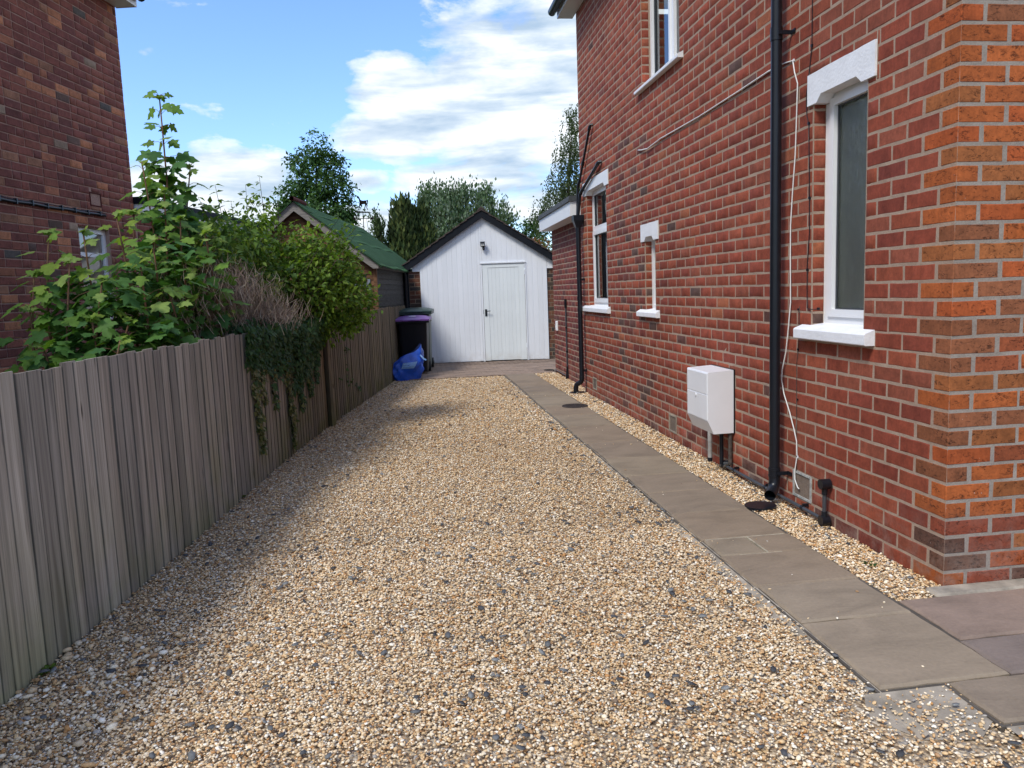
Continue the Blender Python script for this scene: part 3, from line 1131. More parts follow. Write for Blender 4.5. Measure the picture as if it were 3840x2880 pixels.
rect_frame(bd, W_side, u0 + 0.064, u1 - 0.064, 2.324, z1 - 0.064, 0.010, 0.096, 0.108, loc)
bd.build('glazing_bead', M['grey_pipe'], win)
make_lintel('far', (6.33, 7.22, 0.05), win, mt='white')
make_sill('far', win, mt='white')
# upper window
u0, u1, z0, z1 = OPEN['upper']
mb = MB()
rect_frame(mb, W_side, u0, u1, z0, z1, 0.06, 0.098, 0.165, loc)
wall_box(mb, W_side, 4.01, 4.075, z0 + 0.06, z1 - 0.06, 0.099, 0.165, loc)
rect_frame(mb, W_side, 4.075, u1 - 0.05, z0 + 0.05, z1 - 0.05, 0.04, 0.085, 0.16, loc)
win = mb.build('window', M['upvc'], house)
quad(MB(), W_side, u0 + 0.055, 4.012, z0 + 0.055, z1 - 0.055, 0.13, loc).build('pane', M['glass'], win)
quad(MB(), W_side, 4.11, u1 - 0.085, z0 + 0.085, z1 - 0.085, 0.125, loc).build('pane', M['glass'], win)
bd = MB()
rect_frame(bd, W_side, 4.117, u1 - 0.092, z0 + 0.092, z1 - 0.092, 0.012, 0.110, 0.124, loc)
bd.build('glazing_bead', M['grey_pipe'], win)
make_lintel('upper', (3.62, 4.68, 0.04), win)
make_sill('upper', win, mt='white')

# air bricks
for i, (a, b, c, d) in enumerate(AIRB):
    mb = MB()
    rect_frame(mb, W_side, a, b, c, d, 0.014, -0.007, 0.02, loc)
    o = mb.build('air_brick', M['air_frame'] if i == 0 else M['concrete'], house)
    g = MB()
    quad(g, W_side, a + 0.014, b - 0.014, c + 0.014, d - 0.014, 0.006, loc)
    k = 0.0
    while a + 0.02 + k < b - 0.02:
        wall_box(g, W_side, a + 0.02 + k, a + 0.024 + k, c + 0.015, d - 0.015, -0.001, 0.005, loc)
        k += 0.011
    k = 0.0
    while c + 0.02 + k < d - 0.02:
        wall_box(g, W_side, a + 0.016, b - 0.016, c + 0.02 + k, c + 0.023 + k, 0.001, 0.0045, loc)
        k += 0.013
    g.build('grille', M['mesh_grey'], o)

# eaves and roof
mb = MB().box(-0.20, 0.0, -0.25, HL + 0.22, HH, HH + 0.016)
mb.box(0.0, 8.2, -0.25, -0.005, HH, HH + 0.016)
mb.build('soffit', M['upvc'], house)
MB().box(-0.222, -0.20, -0.25, HL + 0.22, HH - 0.004, HH + 0.15).box(-0.222, 8.2, -0.272, -0.25, HH - 0.004, HH + 0.15).build('fascia', M['upvc'], house)
mb = MB()
mb.tube([(-0.285, -0.27, HH + 0.10), (-0.285, HL + 0.26, HH + 0.10)], 0.058, 14)
mb.build('gutter', M['black'], house, 'auto')
ex, ey = 8.2, HL + 0.24
mb = MB().add([(-0.24, -0.27, HH + 0.15), (ex, -0.27, HH + 0.15), (ex, ey, HH + 0.15), (-0.24, ey, HH + 0.15), (3.8, 3.5, HH + 2.75), (4.4, 4.2, HH + 2.75)],
              [(0, 1, 5, 4), (1, 2, 5), (2, 3, 4, 5), (3, 0, 4), (3, 2, 1, 0)])
mb.build('roof', M['tile'], house)
# flat roof of the rear extension
ya, yb = HL + 0.003, HL + 2.86
mb = MB()
mb.add([(-0.155, ya, 2.52), (-0.11, yb, 2.52), (4.2, yb, 2.52), (4.2, ya, 2.52), (-0.155, ya, 2.725), (-0.11, yb, 2.725), (4.2, yb, 2.725), (4.2, ya, 2.725)],
       [(0, 3, 2, 1), (4, 5, 6, 7), (0, 1, 5, 4), (1, 2, 6, 5), (2, 3, 7, 6), (3, 0, 4, 7)])
mb.build('fascia', M['white'], house)
mb = MB()
mb.add([(-0.182, ya - 0.02, 2.722), (-0.135, yb + 0.02, 2.722), (4.22, yb + 0.02, 2.722), (4.22, ya - 0.02, 2.722), (-0.165, ya - 0.02, 2.80), (-0.12, yb + 0.02, 2.80), (4.2, yb + 0.02, 2.82), (4.2, ya - 0.02, 2.82)],
       [(0, 3, 2, 1), (4, 5, 6, 7), (0, 1, 5, 4), (1, 2, 6, 5), (2, 3, 7, 6), (3, 0, 4, 7)])
mb.build('flat_roof', M['felt_grey'], house)
# dark wall box just inside the right edge of the picture
mb = MB().bbox(0.372, 0.47, -0.075, -0.003, 1.665, 1.95, 0.006)
tag(mb.build('wall_box', M['grey_pipe'], None, loc=(HX, HY, 0)), 'dark grey box fixed to the orange brick front at the right edge', 'wall box')

# ------------------------------------------------------------------ things on the house wall
dp = thing('downpipe', 'tall black round downpipe with open shoe beside the near window', 'downpipe', (2.42, 4.87, 0))
L = lambda *a: [(x - 2.42, y - 4.87, z) for x, y, z in a]
MB().tube(L((2.42, 4.87, 0.20), (2.42, 4.87, 5.36)), 0.035, 18).build('pipe', M['black'], dp, 'auto')
MB().tube(L((2.42, 4.87, 0.165), (2.42, 4.87, 0.235)), 0.0395, 18).tube(L((2.42, 4.87, 0.175), (2.42, 4.87, 0.183)), 0.0415, 18).tube(L((2.42, 4.87, 0.215), (2.42, 4.87, 0.223)), 0.0415, 18).build('collar', M['black'], dp, 'auto')
MB().tube(L((2.42, 4.87, 3.02), (2.42, 4.87, 3.10)), 0.0395, 18).build('collar', M['black'], dp, 'auto')
sh_ = MB()
path = [(2.42, 4.87, 0.20), (2.42, 4.87, 0.135), (2.412, 4.862, 0.105), (2.39, 4.838, 0.078), (2.352, 4.795, 0.062)]
sh_.tube(L(*path), 0.0375, 18, caps=False)
sh_.tube(L(*path), 0.033, 18, caps=False)
e_ = np.array(path[-1]); d_ = e_ - np.array(path[-2])
sh_.tube(L(tuple(e_ - d_ * 0.1), tuple(e_ + d_ * 0.02)), 0.0405, 18, caps=False)
sh_.build('shoe', M['black'], dp, 'auto')
for z in (0.20, 3.06):
    MB().box(-0.006, 0.083, -0.048, -0.036, z - 0.012, z + 0.012).box(0.076, 0.083, -0.09, -0.036, z - 0.012, z + 0.012).build('bracket', M['black'], dp)
o = MB().disc((0, 0), 0.105, 0.095, -0.004, 0.012, 26).build('gully_cover', M['black'], None, loc=(2.275, 4.775, -0.004))
tag(o, 'flat black oval gully cover on the gravel under the near downpipe shoe', 'drain cover')

dp2 = thing('downpipe', 'black downpipe under a hopper head at the far corner of the house', 'downpipe', (2.425, 10.80, 0))
L = lambda *a: [(x - 2.425, y - 10.80, z) for x, y, z in a]
MB().tube(L((2.425, 10.80, 0.21), (2.425, 10.80, 2.36)), 0.034, 16).build('pipe', M['black'], dp2, 'auto')
for z in (1.33, 0.19):
    MB().tube(L((2.425, 10.80, z), (2.425, 10.80, z + 0.047)), 0.039, 16).build('collar', M['black'], dp2, 'auto')
MB().tube(L((2.425, 10.80, 0.22), (2.423, 10.80, 0.175), (2.405, 10.81, 0.145), (2.375, 10.825, 0.128), (2.352, 10.84, 0.105), (2.343, 10.845, 0.06), (2.343, 10.845, -0.03)), 0.036, 14).build('swan_neck', M['black'], dp2, 'auto')
hp = MB()
hp.add([(-0.075, -0.07, 2.51), (0.075, -0.07, 2.51), (0.075, 0.07, 2.51), (-0.075, 0.07, 2.51), (-0.072, -0.066, 2.44), (0.075, -0.066, 2.44), (0.075, 0.07, 2.44), (-0.072, 0.07, 2.44),
        (-0.034, -0.032, 2.34), (0.036, -0.032, 2.34), (0.036, 0.034, 2.34), (-0.034, 0.034, 2.34)],
       [(4, 5, 1, 0), (5, 6, 2, 1), (6, 7, 3, 2), (7, 4, 0, 3), (8, 9, 5, 4), (9, 10, 6, 5), (10, 11, 7, 6), (11, 8, 4, 7), (8, 11, 10, 9)])
hp.build('hopper_head', M['black'], dp2)
for z in (0.30, 1.6):
    MB().box(0.03, 0.078, -0.02, 0.02, z, z + 0.03).build('bracket', M['black'], dp2)
o = MB().disc((0, 0), 0.11, 0.09, -0.006, 0.006, 22).build('gully_cover', M['black'], None, loc=(2.36, 10.85, -0.004))
tag(o, 'black gully grate in the gravel at the foot of the far downpipe', 'drain cover')

wp = thing('waste_pipe', 'thin black waste pipe climbing the brick wall furthest towards the corner', 'pipe', (2.465, 10.8, 2.5))
L = lambda *a: [(x - 2.465, y - 10.8, z - 2.5) for x, y, z in a]
MB().tube(L((2.50, 10.10, 3.60), (2.468, 10.11, 3.60), (2.465, 10.14, 3.575), (2.465, 10.84, 2.95), (2.45, 10.865, 2.91), (2.432, 10.86, 2.50)), 0.017, 10).build('pipe', M['black'], wp, 'auto')
MB().tube(L((2.466, 10.13, 3.585), (2.4655, 10.17, 3.55)), 0.022, 10).tube(L((2.465, 10.80, 2.985), (2.455, 10.85, 2.935)), 0.022, 10).tube(L((2.465, 10.56, 3.20), (2.465, 10.60, 3.165)), 0.023, 10).build('joint', M['black'], wp, 'auto')
wp = thing('waste_pipe', 'short thick black waste pipe slanting past the end of the far white lintel', 'pipe', (2.465, 10.7, 2.5))
L = lambda *a: [(x - 2.465, y - 10.7, z - 2.5) for x, y, z in a]
MB().tube(L((2.50, 9.69, 3.06), (2.468, 9.70, 3.06), (2.465, 9.74, 3.05), (2.462, 10.66, 2.83), (2.452, 10.74, 2.79), (2.425, 10.775, 2.50)), 0.021, 12).build('pipe', M['black'], wp, 'auto')
MB().tube(L((2.465, 9.72, 3.055), (2.465, 9.80, 3.036)), 0.026, 12).tube(L((2.463, 10.60, 2.845), (2.455, 10.72, 2.80)), 0.026, 12).build('joint', M['black'], wp, 'auto')

# meter cabinet
mc = thing('meter_cabinet', 'white moulded meter cabinet with sloped bottom lip on the brick wall', 'meter box', (2.505, 5.93, 0))
fr_, y0_, y1_ = 2.284 - 2.505, 5.705 - 5.93, 6.158 - 5.93
prof = [(-0.002, 0.318), (fr_ + 0.045, 0.316), (fr_ + 0.004, 0.408), (fr_, 0.418), (fr_, 0.800), (fr_ + 0.006, 0.806), (-0.002, 0.817)]
MB().prism(prof, (0, y0_, 0), (1, 0, 0), (0, 0, 1), (0, y1_ - y0_, 0)).build('body', M['grp'], mc)
MB().bbox(fr_ - 0.005, fr_ + 0.002, y0_ + 0.012, y1_ - 0.012, 0.632, 0.796, 0.002).build('panel', M['grp'], mc)
dr = MB().bbox(fr_ - 0.005, fr_ + 0.002, y0_ + 0.012, y1_ - 0.012, 0.424, 0.626, 0.002).build('door', M['grp'], mc)
MB().disc((0, 0), 0.014, 0.014, 0, 0.006, 12).build('lock', M['grp'], dr, loc=(fr_ - 0.006, 0.02, 0.605)).rotation_euler = (0, -math.pi / 2, 0)
MB().box(-0.012, -0.0025, y0_ - 0.006, y1_ + 0.006, 0.312, 0.822).build('back_plate', M['black'], mc)
MB().tube([(2.335 - 2.505, 5.80 - 5.93, 0.318), (2.335 - 2.505, 5.80 - 5.93, 0.10)], 0.0175, 12).build('duct', M['galv'], mc, 'auto')
MB().tube([(2.335 - 2.505, 5.80 - 5.93, 0.112), (2.335 - 2.505, 5.80 - 5.93, 0.080)], 0.0195, 12).build('duct_end', M['black'], mc, 'auto')
gp = thing('gas_pipe', 'corroded old pipe rising beneath the meter cabinet', 'pipe', (2.475, 5.73, 0))
MB().tube([(0, 0, 0.318), (0, 0, 0.06), (-0.02, 0.06, 0.03), (-0.02, 0.14, 0.02)], 0.016, 10).build('pipe', M['lead'], gp, 'auto')

cd_ = thing('conduit', 'dark grey conduit along the foot of the wall with upright capped end', 'conduit', (2.462, 4.30, 0))
MB().tube([(0, 0.02, 0.030), (0, 1.50, 0.036)], 0.0125, 12).build('pipe', M['grey_pipe'], cd_, 'auto')
MB().tube([(0, 0, 0.06), (0, 0, 0.225)], 0.0125, 12).build('upright', M['grey_pipe'], cd_, 'auto')
MB().tube([(0, 0, 0.085), (0, 0, 0.05)], [0.017, 0.019], 12).tube([(-0.026, 0.0, 0.027), (0.026, 0.0, 0.027)], 0.033, 14).build('elbow', M['black'], cd_, 'auto')
MB().tube([(0, 0, 0.19), (0, 0, 0.235)], 0.017, 12).tube([(-0.03, 0, 0.256), (0.03, 0, 0.256)], 0.032, 14).build('cap', M['black'], cd_, 'auto')
MB().tube([(-0.025, 1.52, 0.045), (0.025, 1.50, 0.045)], 0.032, 14).tube([(-0.03, 1.50, 0.05), (-0.03, 1.50, 0.318)], 0.0165, 12).build('riser', M['black'], cd_, 'auto')
for y, z in ((1.325, 0.0355), (0.79, 0.033), (0.265, 0.031)):
    MB().tube([(0, y - 0.012, z), (0, y + 0.012, z)], 0.0165, 12).box(0.0, 0.038, y - 0.008, y + 0.008, z + 0.008, z + 0.028).build('clip', M['black'], cd_)

# cables
cw_ = thing('white_cable', 'loose white cable running behind the downpipe and hanging down the wall', 'cable', (2.5, 4.8, 0))
pth = [(8.119, 2.921, 0.004), (8.0, 2.90, 0.012), (7.776, 2.875, 0.014), (7.388, 2.898, 0.008), (6.4, 2.885, 0.006), (5.6, 2.895, 0.005), (5.133, 2.904, 0.005), (4.916, 2.896, 0.006), (4.803, 2.880, 0.006), (4.775, 2.80, 0.008), (4.736, 2.724, 0.008), (4.745, 2.62, 0.006),
       (4.753, 2.45, 0.006), (4.762, 2.295, 0.006), (4.795, 2.05, 0.006), (4.813, 1.85, 0.008), (4.809, 1.656, 0.010), (4.798, 1.354, 0.012), (4.818, 1.18, 0.016), (4.841, 1.025, 0.02), (4.888, 0.90, 0.022), (4.895, 0.831, 0.022), (4.865, 0.74, 0.02), (4.793, 0.625, 0.016), (4.74, 0.52, 0.012), (4.711, 0.442, 0.008),
       (4.707, 0.338, 0.006), (4.728, 0.238, 0.010), (4.722, 0.18, 0.012), (4.685, 0.136, 0.012), (4.665, 0.130, 0.012)]
MB().tube([(0.003 - d - (0.004 if y > 5 else 0), y - 4.8, z) for y, z, d in pth], [0.0068 if y > 5 else 0.0042 for y, z, d in pth], 6).build('cable', M['cable_white'], cw_, True)
MB().box(-0.006, 0.003, -0.01, 0.0, 2.874, 2.888).box(-0.006, 0.003, -0.10, -0.085, 0.33, 0.345).build('clip', M['white'], cw_)
cb_ = thing('black_cable', 'thin black cable clipped down the wall to the near window frame', 'cable', (2.5, 4.6, 0))
pth = [(4.57, 5.2), (4.572, 3.4), (4.57, 2.9), (4.60, 2.75), (4.632, 2.62), (4.622, 2.50), (4.598, 2.451), (4.585, 2.1), (4.577, 1.795), (4.60, 1.588), (4.60, 1.45), (4.595, 1.32), (4.56, 1.312), (4.44, 1.318)]
MB().tube([(-0.003, y - 4.6, z) for y, z in pth], 0.0028, 6).build('cable', M['black'], cb_, True)
for y, z in ((4.57, 2.9), (4.598, 2.451), (4.58, 2.0), (4.598, 1.56), (4.46, 1.318)):
    MB().box(-0.009, 0.003, y - 4.606, y - 4.594, z - 0.008, z + 0.008).build('clip', M['black'], cb_)
cb_ = thing('black_cable', 'faint thin wire running down the bricks below the near window sill', 'cable', (2.5, 4.72, 0))
MB().tube([(-0.002, 4.695 - 4.72, 1.33), (-0.002, 4.70 - 4.72, 1.12), (-0.002, 0.005, 0.95), (-0.002, 0.0, 0.6), (-0.002, -0.005, 0.24)], 0.0019, 5).build('cable', M['lead'], cb_, True)
for z in (1.31, 1.05, 0.72, 0.34):
    MB().box(-0.007, 0.003, -0.016, -0.006, z - 0.006, z + 0.006).build('clip', M['black'], cb_)

# on the extension
o = MB().bbox(-0.03, 0.002, -0.05, 0.05, 0.76, 0.93, 0.006).build('outdoor_socket', M['upvc'], None, loc=(2.60, 13.42, 0))
tag(o, 'small white outdoor socket on the dark red extension wall', 'socket')
MB().bbox(-0.036, -0.028, -0.03, 0.03, 0.78, 0.85, 0.003).build('cover', M['white'], o)
ec = thing('conduit', 'slim upright black conduit on the extension wall by the white socket', 'conduit', (2.585, 12.6, 0))
MB().tube([(0, 0, 0.03), (0, 0, 1.22)], 0.013, 10).build('pipe', M['grey_pipe'], ec, 'auto')
MB().tube([(0, 0, 1.18), (0, 0, 1.32)], 0.022, 10).build('cap', M['black'], ec, 'auto')
MB().tube([(0, 0, -0.02), (0, 0, 0.07), (0, 0, 0.2)], [0.032, 0.028, 0.014], 10).build('boot', M['black'], ec, 'auto')
for z in (0.45, 0.85):
    MB().tube([(0, 0, z - 0.01), (0, 0, z + 0.01)], 0.018, 10).build('clip', M['black'], ec)
MB().tube([(0.0, 0.02, 0.035), (0.005, 1.1, 0.04)], 0.010, 8).build('hose', M['grey_pipe'], ec, 'auto')

# ------------------------------------------------------------------ neighbour's house on the left
al = R(10.5)
UU = np.array([math.sin(al), math.cos(al), 0])
LC = np.array([-3.45058, 10.50296, 0]) + UU * 0.13
lhouse = thing('neighbour_house', 'dark weathered brick house wall at the left edge behind the fence', 'house', LC)
W_l = Wall(LC, -UU)
lloc = lambda p: (p[0] - LC[0], p[1] - LC[1], p[2])
LH = 5.18
lwin = (0.62, 1.235, 1.33, 2.395)
lvent = (0.725, 0.952, 2.655, 2.815)
mb = MB()
wall_face(mb, W_l, 0, 4.4, -0.1, LH, [lwin], 0.1, lloc)
mb.build('wall', M['mortar_old'], lhouse)
M['brick_plain_old'] = simple('plain old brick', (0.13, 0.055, 0.042), 0.9, 0.15, 0.25, 4, 0.4)
mb = MB()
quad(mb, W_l, 4.4, 8.6, -0.1, LH, 0.0, lloc)
for u in (0.0, 8.6):
    mb.add([lloc(W_l.p(u, -0.1)), lloc(W_l.p(u, -0.1, -7.5)), lloc(W_l.p(u, LH, -7.5)), lloc(W_l.p(u, LH))], [(0, 1, 2, 3)])
mb.build('wall', M['brick_plain_old'], lhouse)


def old_red(u, z, c):
    r = rng.random()
    if r < 0.07:
        b = (0.26, 0.115, 0.068)
    elif r < 0.17:
        b = rng.choice([(0.20, 0.085, 0.055), (0.175, 0.09, 0.062)])
    elif r < 0.19:
        b = rng.choice([(0.060, 0.055, 0.055), (0.075, 0.05, 0.045)])
    elif r < 0.202:
        b = (0.20, 0.155, 0.125)
    else:
        b = rng.choice([(0.135, 0.050, 0.042), (0.115, 0.043, 0.039), (0.150, 0.058, 0.046), (0.100, 0.039, 0.037), (0.125, 0.046, 0.040)])
    k = rng.uniform(0.85, 1.15)
    k *= 1.75
    b = (b[0] * 1.08, b[1], b[2] * 0.88)
    return (b[0] * k, b[1] * k, b[2] * k, 0.55)


l_rects = rects_wall(0, 4.4, -0.03, LH, [lwin, lvent], 0.07, header_every=0.22)
W_le = Wall(LC + UU * 5.0, -UU)
le_rects = rects_wall(0, 4.97, -0.03, 2.64, [], 0.1, header_every=0.2)
mb = MB()
wall_face(mb, W_le, 0, 4.998, -0.1, 2.66, [], 0.1, lloc)
mb.build('extension_wall', M['mortar_old'], lhouse)
lay_bricks([(W_l, l_rects, old_red), (W_le, le_rects, old_red)], lhouse, tuple(LC), 0.0, n_parts=290, proud=0.006, joint=0.0125)
mb = MB()
rect_frame(mb, W_l, lwin[0], lwin[1], lwin[2], lwin[3], 0.055, 0.05, 0.11, lloc)
wall_box(mb, W_l, lwin[0] + 0.055, lwin[1] - 0.055, 2.065, 2.115, 0.05, 0.11, lloc)
win = mb.build('window', M['upvc'], lhouse)
for a, b in ((lwin[2] + 0.055, 2.065), (2.115, lwin[3] - 0.055)):
    quad(MB(), W_l, lwin[0] + 0.05, lwin[1] - 0.05, a - 0.005, b + 0.005, 0.075, lloc).build('pane', M['glass'], win)
mb = MB()
quad(mb, W_l, lwin[0] + 0.05, lwin[1] - 0.05, lwin[2] + 0.05, lwin[3] - 0.05, 0.085, lloc)
mb.build('curtain', M['white'], win)
mb = MB()
rect_frame(mb, W_l, *lvent, 0.014, -0.008, 0.03, lloc)
quad(mb, W_l, lvent[0], lvent[1], lvent[2], lvent[3], 0.006, lloc)
vt = mb.build('air_brick', M['terracotta'], lhouse)
mb = MB()
for i in range(-9, 22):
    u = lvent[0] + i * 0.0115
    for s in (1, -1):
        a = [(u, lvent[2] + 0.012), (u + 0.13 * s + (0.0 if s > 0 else 0.13), lvent[3] - 0.012)]
        pts = []
        for t in range(14):
            f = t / 13
            uu_ = a[0][0] * (1 - f) + a[1][0] * f if s > 0 else (u + 0.13) * (1 - f) + u * f
            zz = lvent[2] + 0.014 + (lvent[3] - lvent[2] - 0.028) * f
            if lvent[0] + 0.014 < uu_ < lvent[1] - 0.014:
                pts.append(lloc(W_l.p(uu_, zz, -0.002)))
        if len(pts) > 2:
            mb.tube([pts[0], pts[-1]], 0.0022, 4, caps=False)
mb.build('grille', M['terracotta'], vt)
# eaves, gutter, hipped roof
mb = MB()
wall_box(mb, W_l, -0.02, 8.9, LH, LH + 0.02, -0.24, 0.0, lloc)
wall_box(mb, W_l, -0.02, 8.9, LH - 0.005, LH + 0.17, -0.262, -0.24, lloc)
wall_box(mb, W_l, -0.04, -0.021, LH - 0.005, LH + 0.17, -0.262, 0.0, lloc)
mb.build('fascia', M['upvc'], lhouse)
MB().tube([lloc(W_l.p(-0.06, LH + 0.12, 0.32)), lloc(W_l.p(8.9, LH + 0.12, 0.32))], 0.058, 12).build('gutter', M['black'], lhouse, 'auto')
mb = MB()
cs_ = [lloc(W_l.p(u, LH + 0.18, d)) for u, d in ((-0.06, 0.28), (8.9, 0.28), (8.9, -7.8), (-0.06, -7.8))]
tp = [lloc(W_l.p(u, LH + 2.7, -3.75)) for u in (3.6, 5.2)]
mb.add(cs_ + tp, [(0, 1, 5, 4), (1, 2, 5), (2, 3, 4, 5), (3, 0, 4), (3, 2, 1, 0)])
mb.build('roof', M['tile'], lhouse)
mb = MB()
wall_box(mb, W_le, -0.1, 4.96, 2.66, 2.775, -0.09, 3.5, lloc)
mb.build('fascia', M['white'], lhouse)
mb = MB()
wall_box(mb, W_le, -0.12, 4.98, 2.779, 2.868, -0.115, 3.5, lloc)
mb.build('flat_roof', M['black_paint'], lhouse)
lc = thing('black_cable', 'thick black cable clipped across the dark old house wall below the terracotta vent', 'cable', LC)
pts = []
for i in range(26):
    u = 0.70 + i * 0.12
    pts.append(lloc(W_l.p(u, 2.562 - 0.01 * (i / 25) + 0.004 * math.sin(i * 1.3), 0.022)))
MB().tube(pts, 0.016, 8).build('cable', M['black'], lc, True)
pts2 = [(p[0] + 0.005, p[1], p[2] + 0.024 + 0.006 * math.sin(i * 0.9)) for i, p in enumerate(pts)]
MB().tube(pts2, 0.005, 6).build('wire', M['black'], lc, True)
for i in range(1, 25, 2):
    p = pts[i]
    MB().box(p[0] - 0.02, p[0] + 0.018, p[1] - 0.01, p[1] + 0.01, p[2] - 0.02, p[2] + 0.034).build('clip', M['black'], lc)

# ------------------------------------------------------------------ garage
G0 = np.array([0.436, 16.636, 0])
GU = np.array([0.9911, -0.1331, 0])
GN = np.array([0.1331, 0.9911, 0])
grz = math.atan2(-0.1331, 0.9911)
garage = thing('garage', 'white boarded gable garage with black bargeboards at the end of the drive', 'garage', G0, grz)
GX = 1.203


def gz(x, top):
    return top - abs(x - GX) * 0.648


M['g_mortar'] = mortar_mat('garage mortar', (0.30, 0.235, 0.17), (0.22, 0.165, 0.12))
W_g = Wall(G0 + GU * 3.0, -GU)
mb = MB()
mb.box(-0.402, -0.12, 0.0, 5.4, -0.1, 1.97).box(2.50, 2.83, 0.0, 5.4, -0.1, 1.97)
mb.box(-0.12, 2.50, 5.2, 5.4, -0.1, 1.97)
mb.build('wall', M['g_mortar'], garage)


def g_brick(u, z, c):
    b = rng.choice([(0.155, 0.068, 0.042), (0.17, 0.075, 0.045), (0.13, 0.058, 0.04), (0.075, 0.055, 0.042), (0.19, 0.075, 0.045), (0.06, 0.05, 0.045)])
    k = rng.uniform(0.9, 1.1)
    return (b[0] * k, b[1] * k, b[2] * k, 0.4)


gr = rects_wall(3.0 + 0.10, 3.402, -0.02, 1.965, [], 0.06) + rects_wall(0.17, 0.46, -0.02, 1.94, [], 0.1)
W_gl = Wall(G0 - GU * 0.402 + GN * 5.4, -GN)
lay_bricks([(W_g, gr, g_brick)], garage, tuple(G0), grz, n_parts=100, proud=0.004)
# vertical boards
x = -0.315
ci = 0
bw = 0.1064
while x < 2.72:
    x1 = min(x + bw, 2.722)
    if x1 - x > 0.02:
        lo = 0.008
        a, b = x + 0.0003, x1 - 0.0003
        spans = []
        if a < -0.158:
            spans = [(a, min(b, -0.156), 1.965)]
            if b > -0.15:
                spans.append((-0.154, b, lo))
        elif b > 2.545:
            spans = [(max(a, 2.545), b, 1.937)]
            if a < 2.54:
                spans.append((a, 2.542, lo))
        else:
            spans = [(a, b, lo)]
        ns = []
        for (p, q, l) in spans:
            if l < 1 and q > 1.128 and p < 2.094:
                if p < 1.126:
                    ns.append((p, 1.126, l))
                if q > 2.096:
                    ns.append((2.096, q, l))
                ns.append((max(p, 1.126 + 0.001), min(q, 2.095), 2.101))
            else:
                ns.append((p, q, l))
        for (p, q, l) in ns:
            if q - p < 0.008:
                continue
            ta, tb = gz(p, 3.06), gz(q, 3.06)
            top = [(q, tb), (p, ta)] if not (p < GX < q) else [(q, tb), (GX, 3.06), (p, ta)]
            l2 = l + (rng.uniform(0, 0.006) if l < 0.1 else 0)
            yb = rng.uniform(-0.0012, 0.0012)
            # front face with V edges
            mb = MB()
            ed = 0.004 if q - p > 0.03 else 0.0015
            fr = [(p + ed, l2), (q - ed, l2)] + [((q - ed) if i == 0 else ((p + ed) if i == len(top) - 1 else xx), zz) for i, (xx, zz) in enumerate(top)]
            bk = [(p, l2), (q, l2)] + top
            n_ = len(fr)
            v = [(xx, -0.0325 + yb, zz) for xx, zz in fr] + [(xx, -0.029, zz) for xx, zz in bk] + [(xx, -0.008, zz) for xx, zz in bk]
            f = [tuple(range(n_))]
            for i in range(n_):
                k = (i + 1) % n_
                f.append((i, i + n_, k + n_, k))
                f.append((i + n_, i + 2 * n_, k + 2 * n_, k + n_))
            mb.add(v, f)
            mb.build('board', M['clad'], garage)
    x = x1
# backing behind the boards
bk = MB()
bk.prism([(-0.31, 1.968), (2.72, 1.968), (2.72, gz(2.72, 3.05)), (GX, 3.05), (-0.31, gz(-0.31, 3.05))], (0, -0.006, 0), (1, 0, 0), (0, 0, 1), (0, 0.05, 0))
bk.box(-0.155, 1.13, -0.006, 0.04, 0.0, 1.966).box(2.09, 2.54, -0.006, 0.04, 0.0, 1.966)
bk.build('gable', M['clad'], garage)
# door
mb = MB().box(1.130, 1.168, -0.046, 0.03, 0.0, 2.075).box(2.070, 2.096, -0.046, 0.03, 0.0, 2.075).box(1.130, 2.096, -0.058, 0.03, 2.077, 2.099)
mb.build('door_frame', M['clad'], garage)
door = MB().box(1.174, 1.288, -0.038, 0.0, 0.014, 2.068).box(1.938, 2.064, -0.038, 0.0, 0.014, 2.068).box(1.288, 1.938, -0.038, 0.0, 1.992, 2.068).box(1.288, 1.938, -0.024, 0.002, 0.014, 0.03).build('door', M['clad_door'], garage)
xx = 1.290
while xx < 1.93:
    x2 = min(xx + 0.0808, 1.9365)
    MB().bbox(xx + 0.0003, x2 - 0.0003, -0.031, -0.006, 0.02, 1.990, 0.002).build('board', M['clad_door'], door)
    xx = x2
MB().box(1.286, 1.94, -0.004, 0.0, 0.02, 1.992).build('back', M['clad_door'], door)
hd = MB().bbox(1.197, 1.243, -0.046, -0.038, 0.967, 1.117, 0.002)
hd.tube([(1.22, -0.046, 1.075), (1.22, -0.085, 1.075), (1.235, -0.090, 1.076), (1.315, -0.088, 1.078)], [0.009, 0.009, 0.009, 0.0075], 8)
hd.disc((1.22, 0), 0.004, 0.004, 1.0, 1.01, 8)
hd.build('handle', M['black'], door)
MB().box(1.160, 1.167, -0.050, -0.046, 1.02, 1.105).build('keep', M['steel'], garage)
for z in (1.83, 0.27):
    MB().tube([(2.067, -0.048, z), (2.067, -0.048, z + 0.10)], 0.006, 8).build('hinge', M['clad'], door)
MB().box(1.17, 2.07, 0.0, 0.2, -0.02, 0.010).build('threshold', M['iron'], garage)
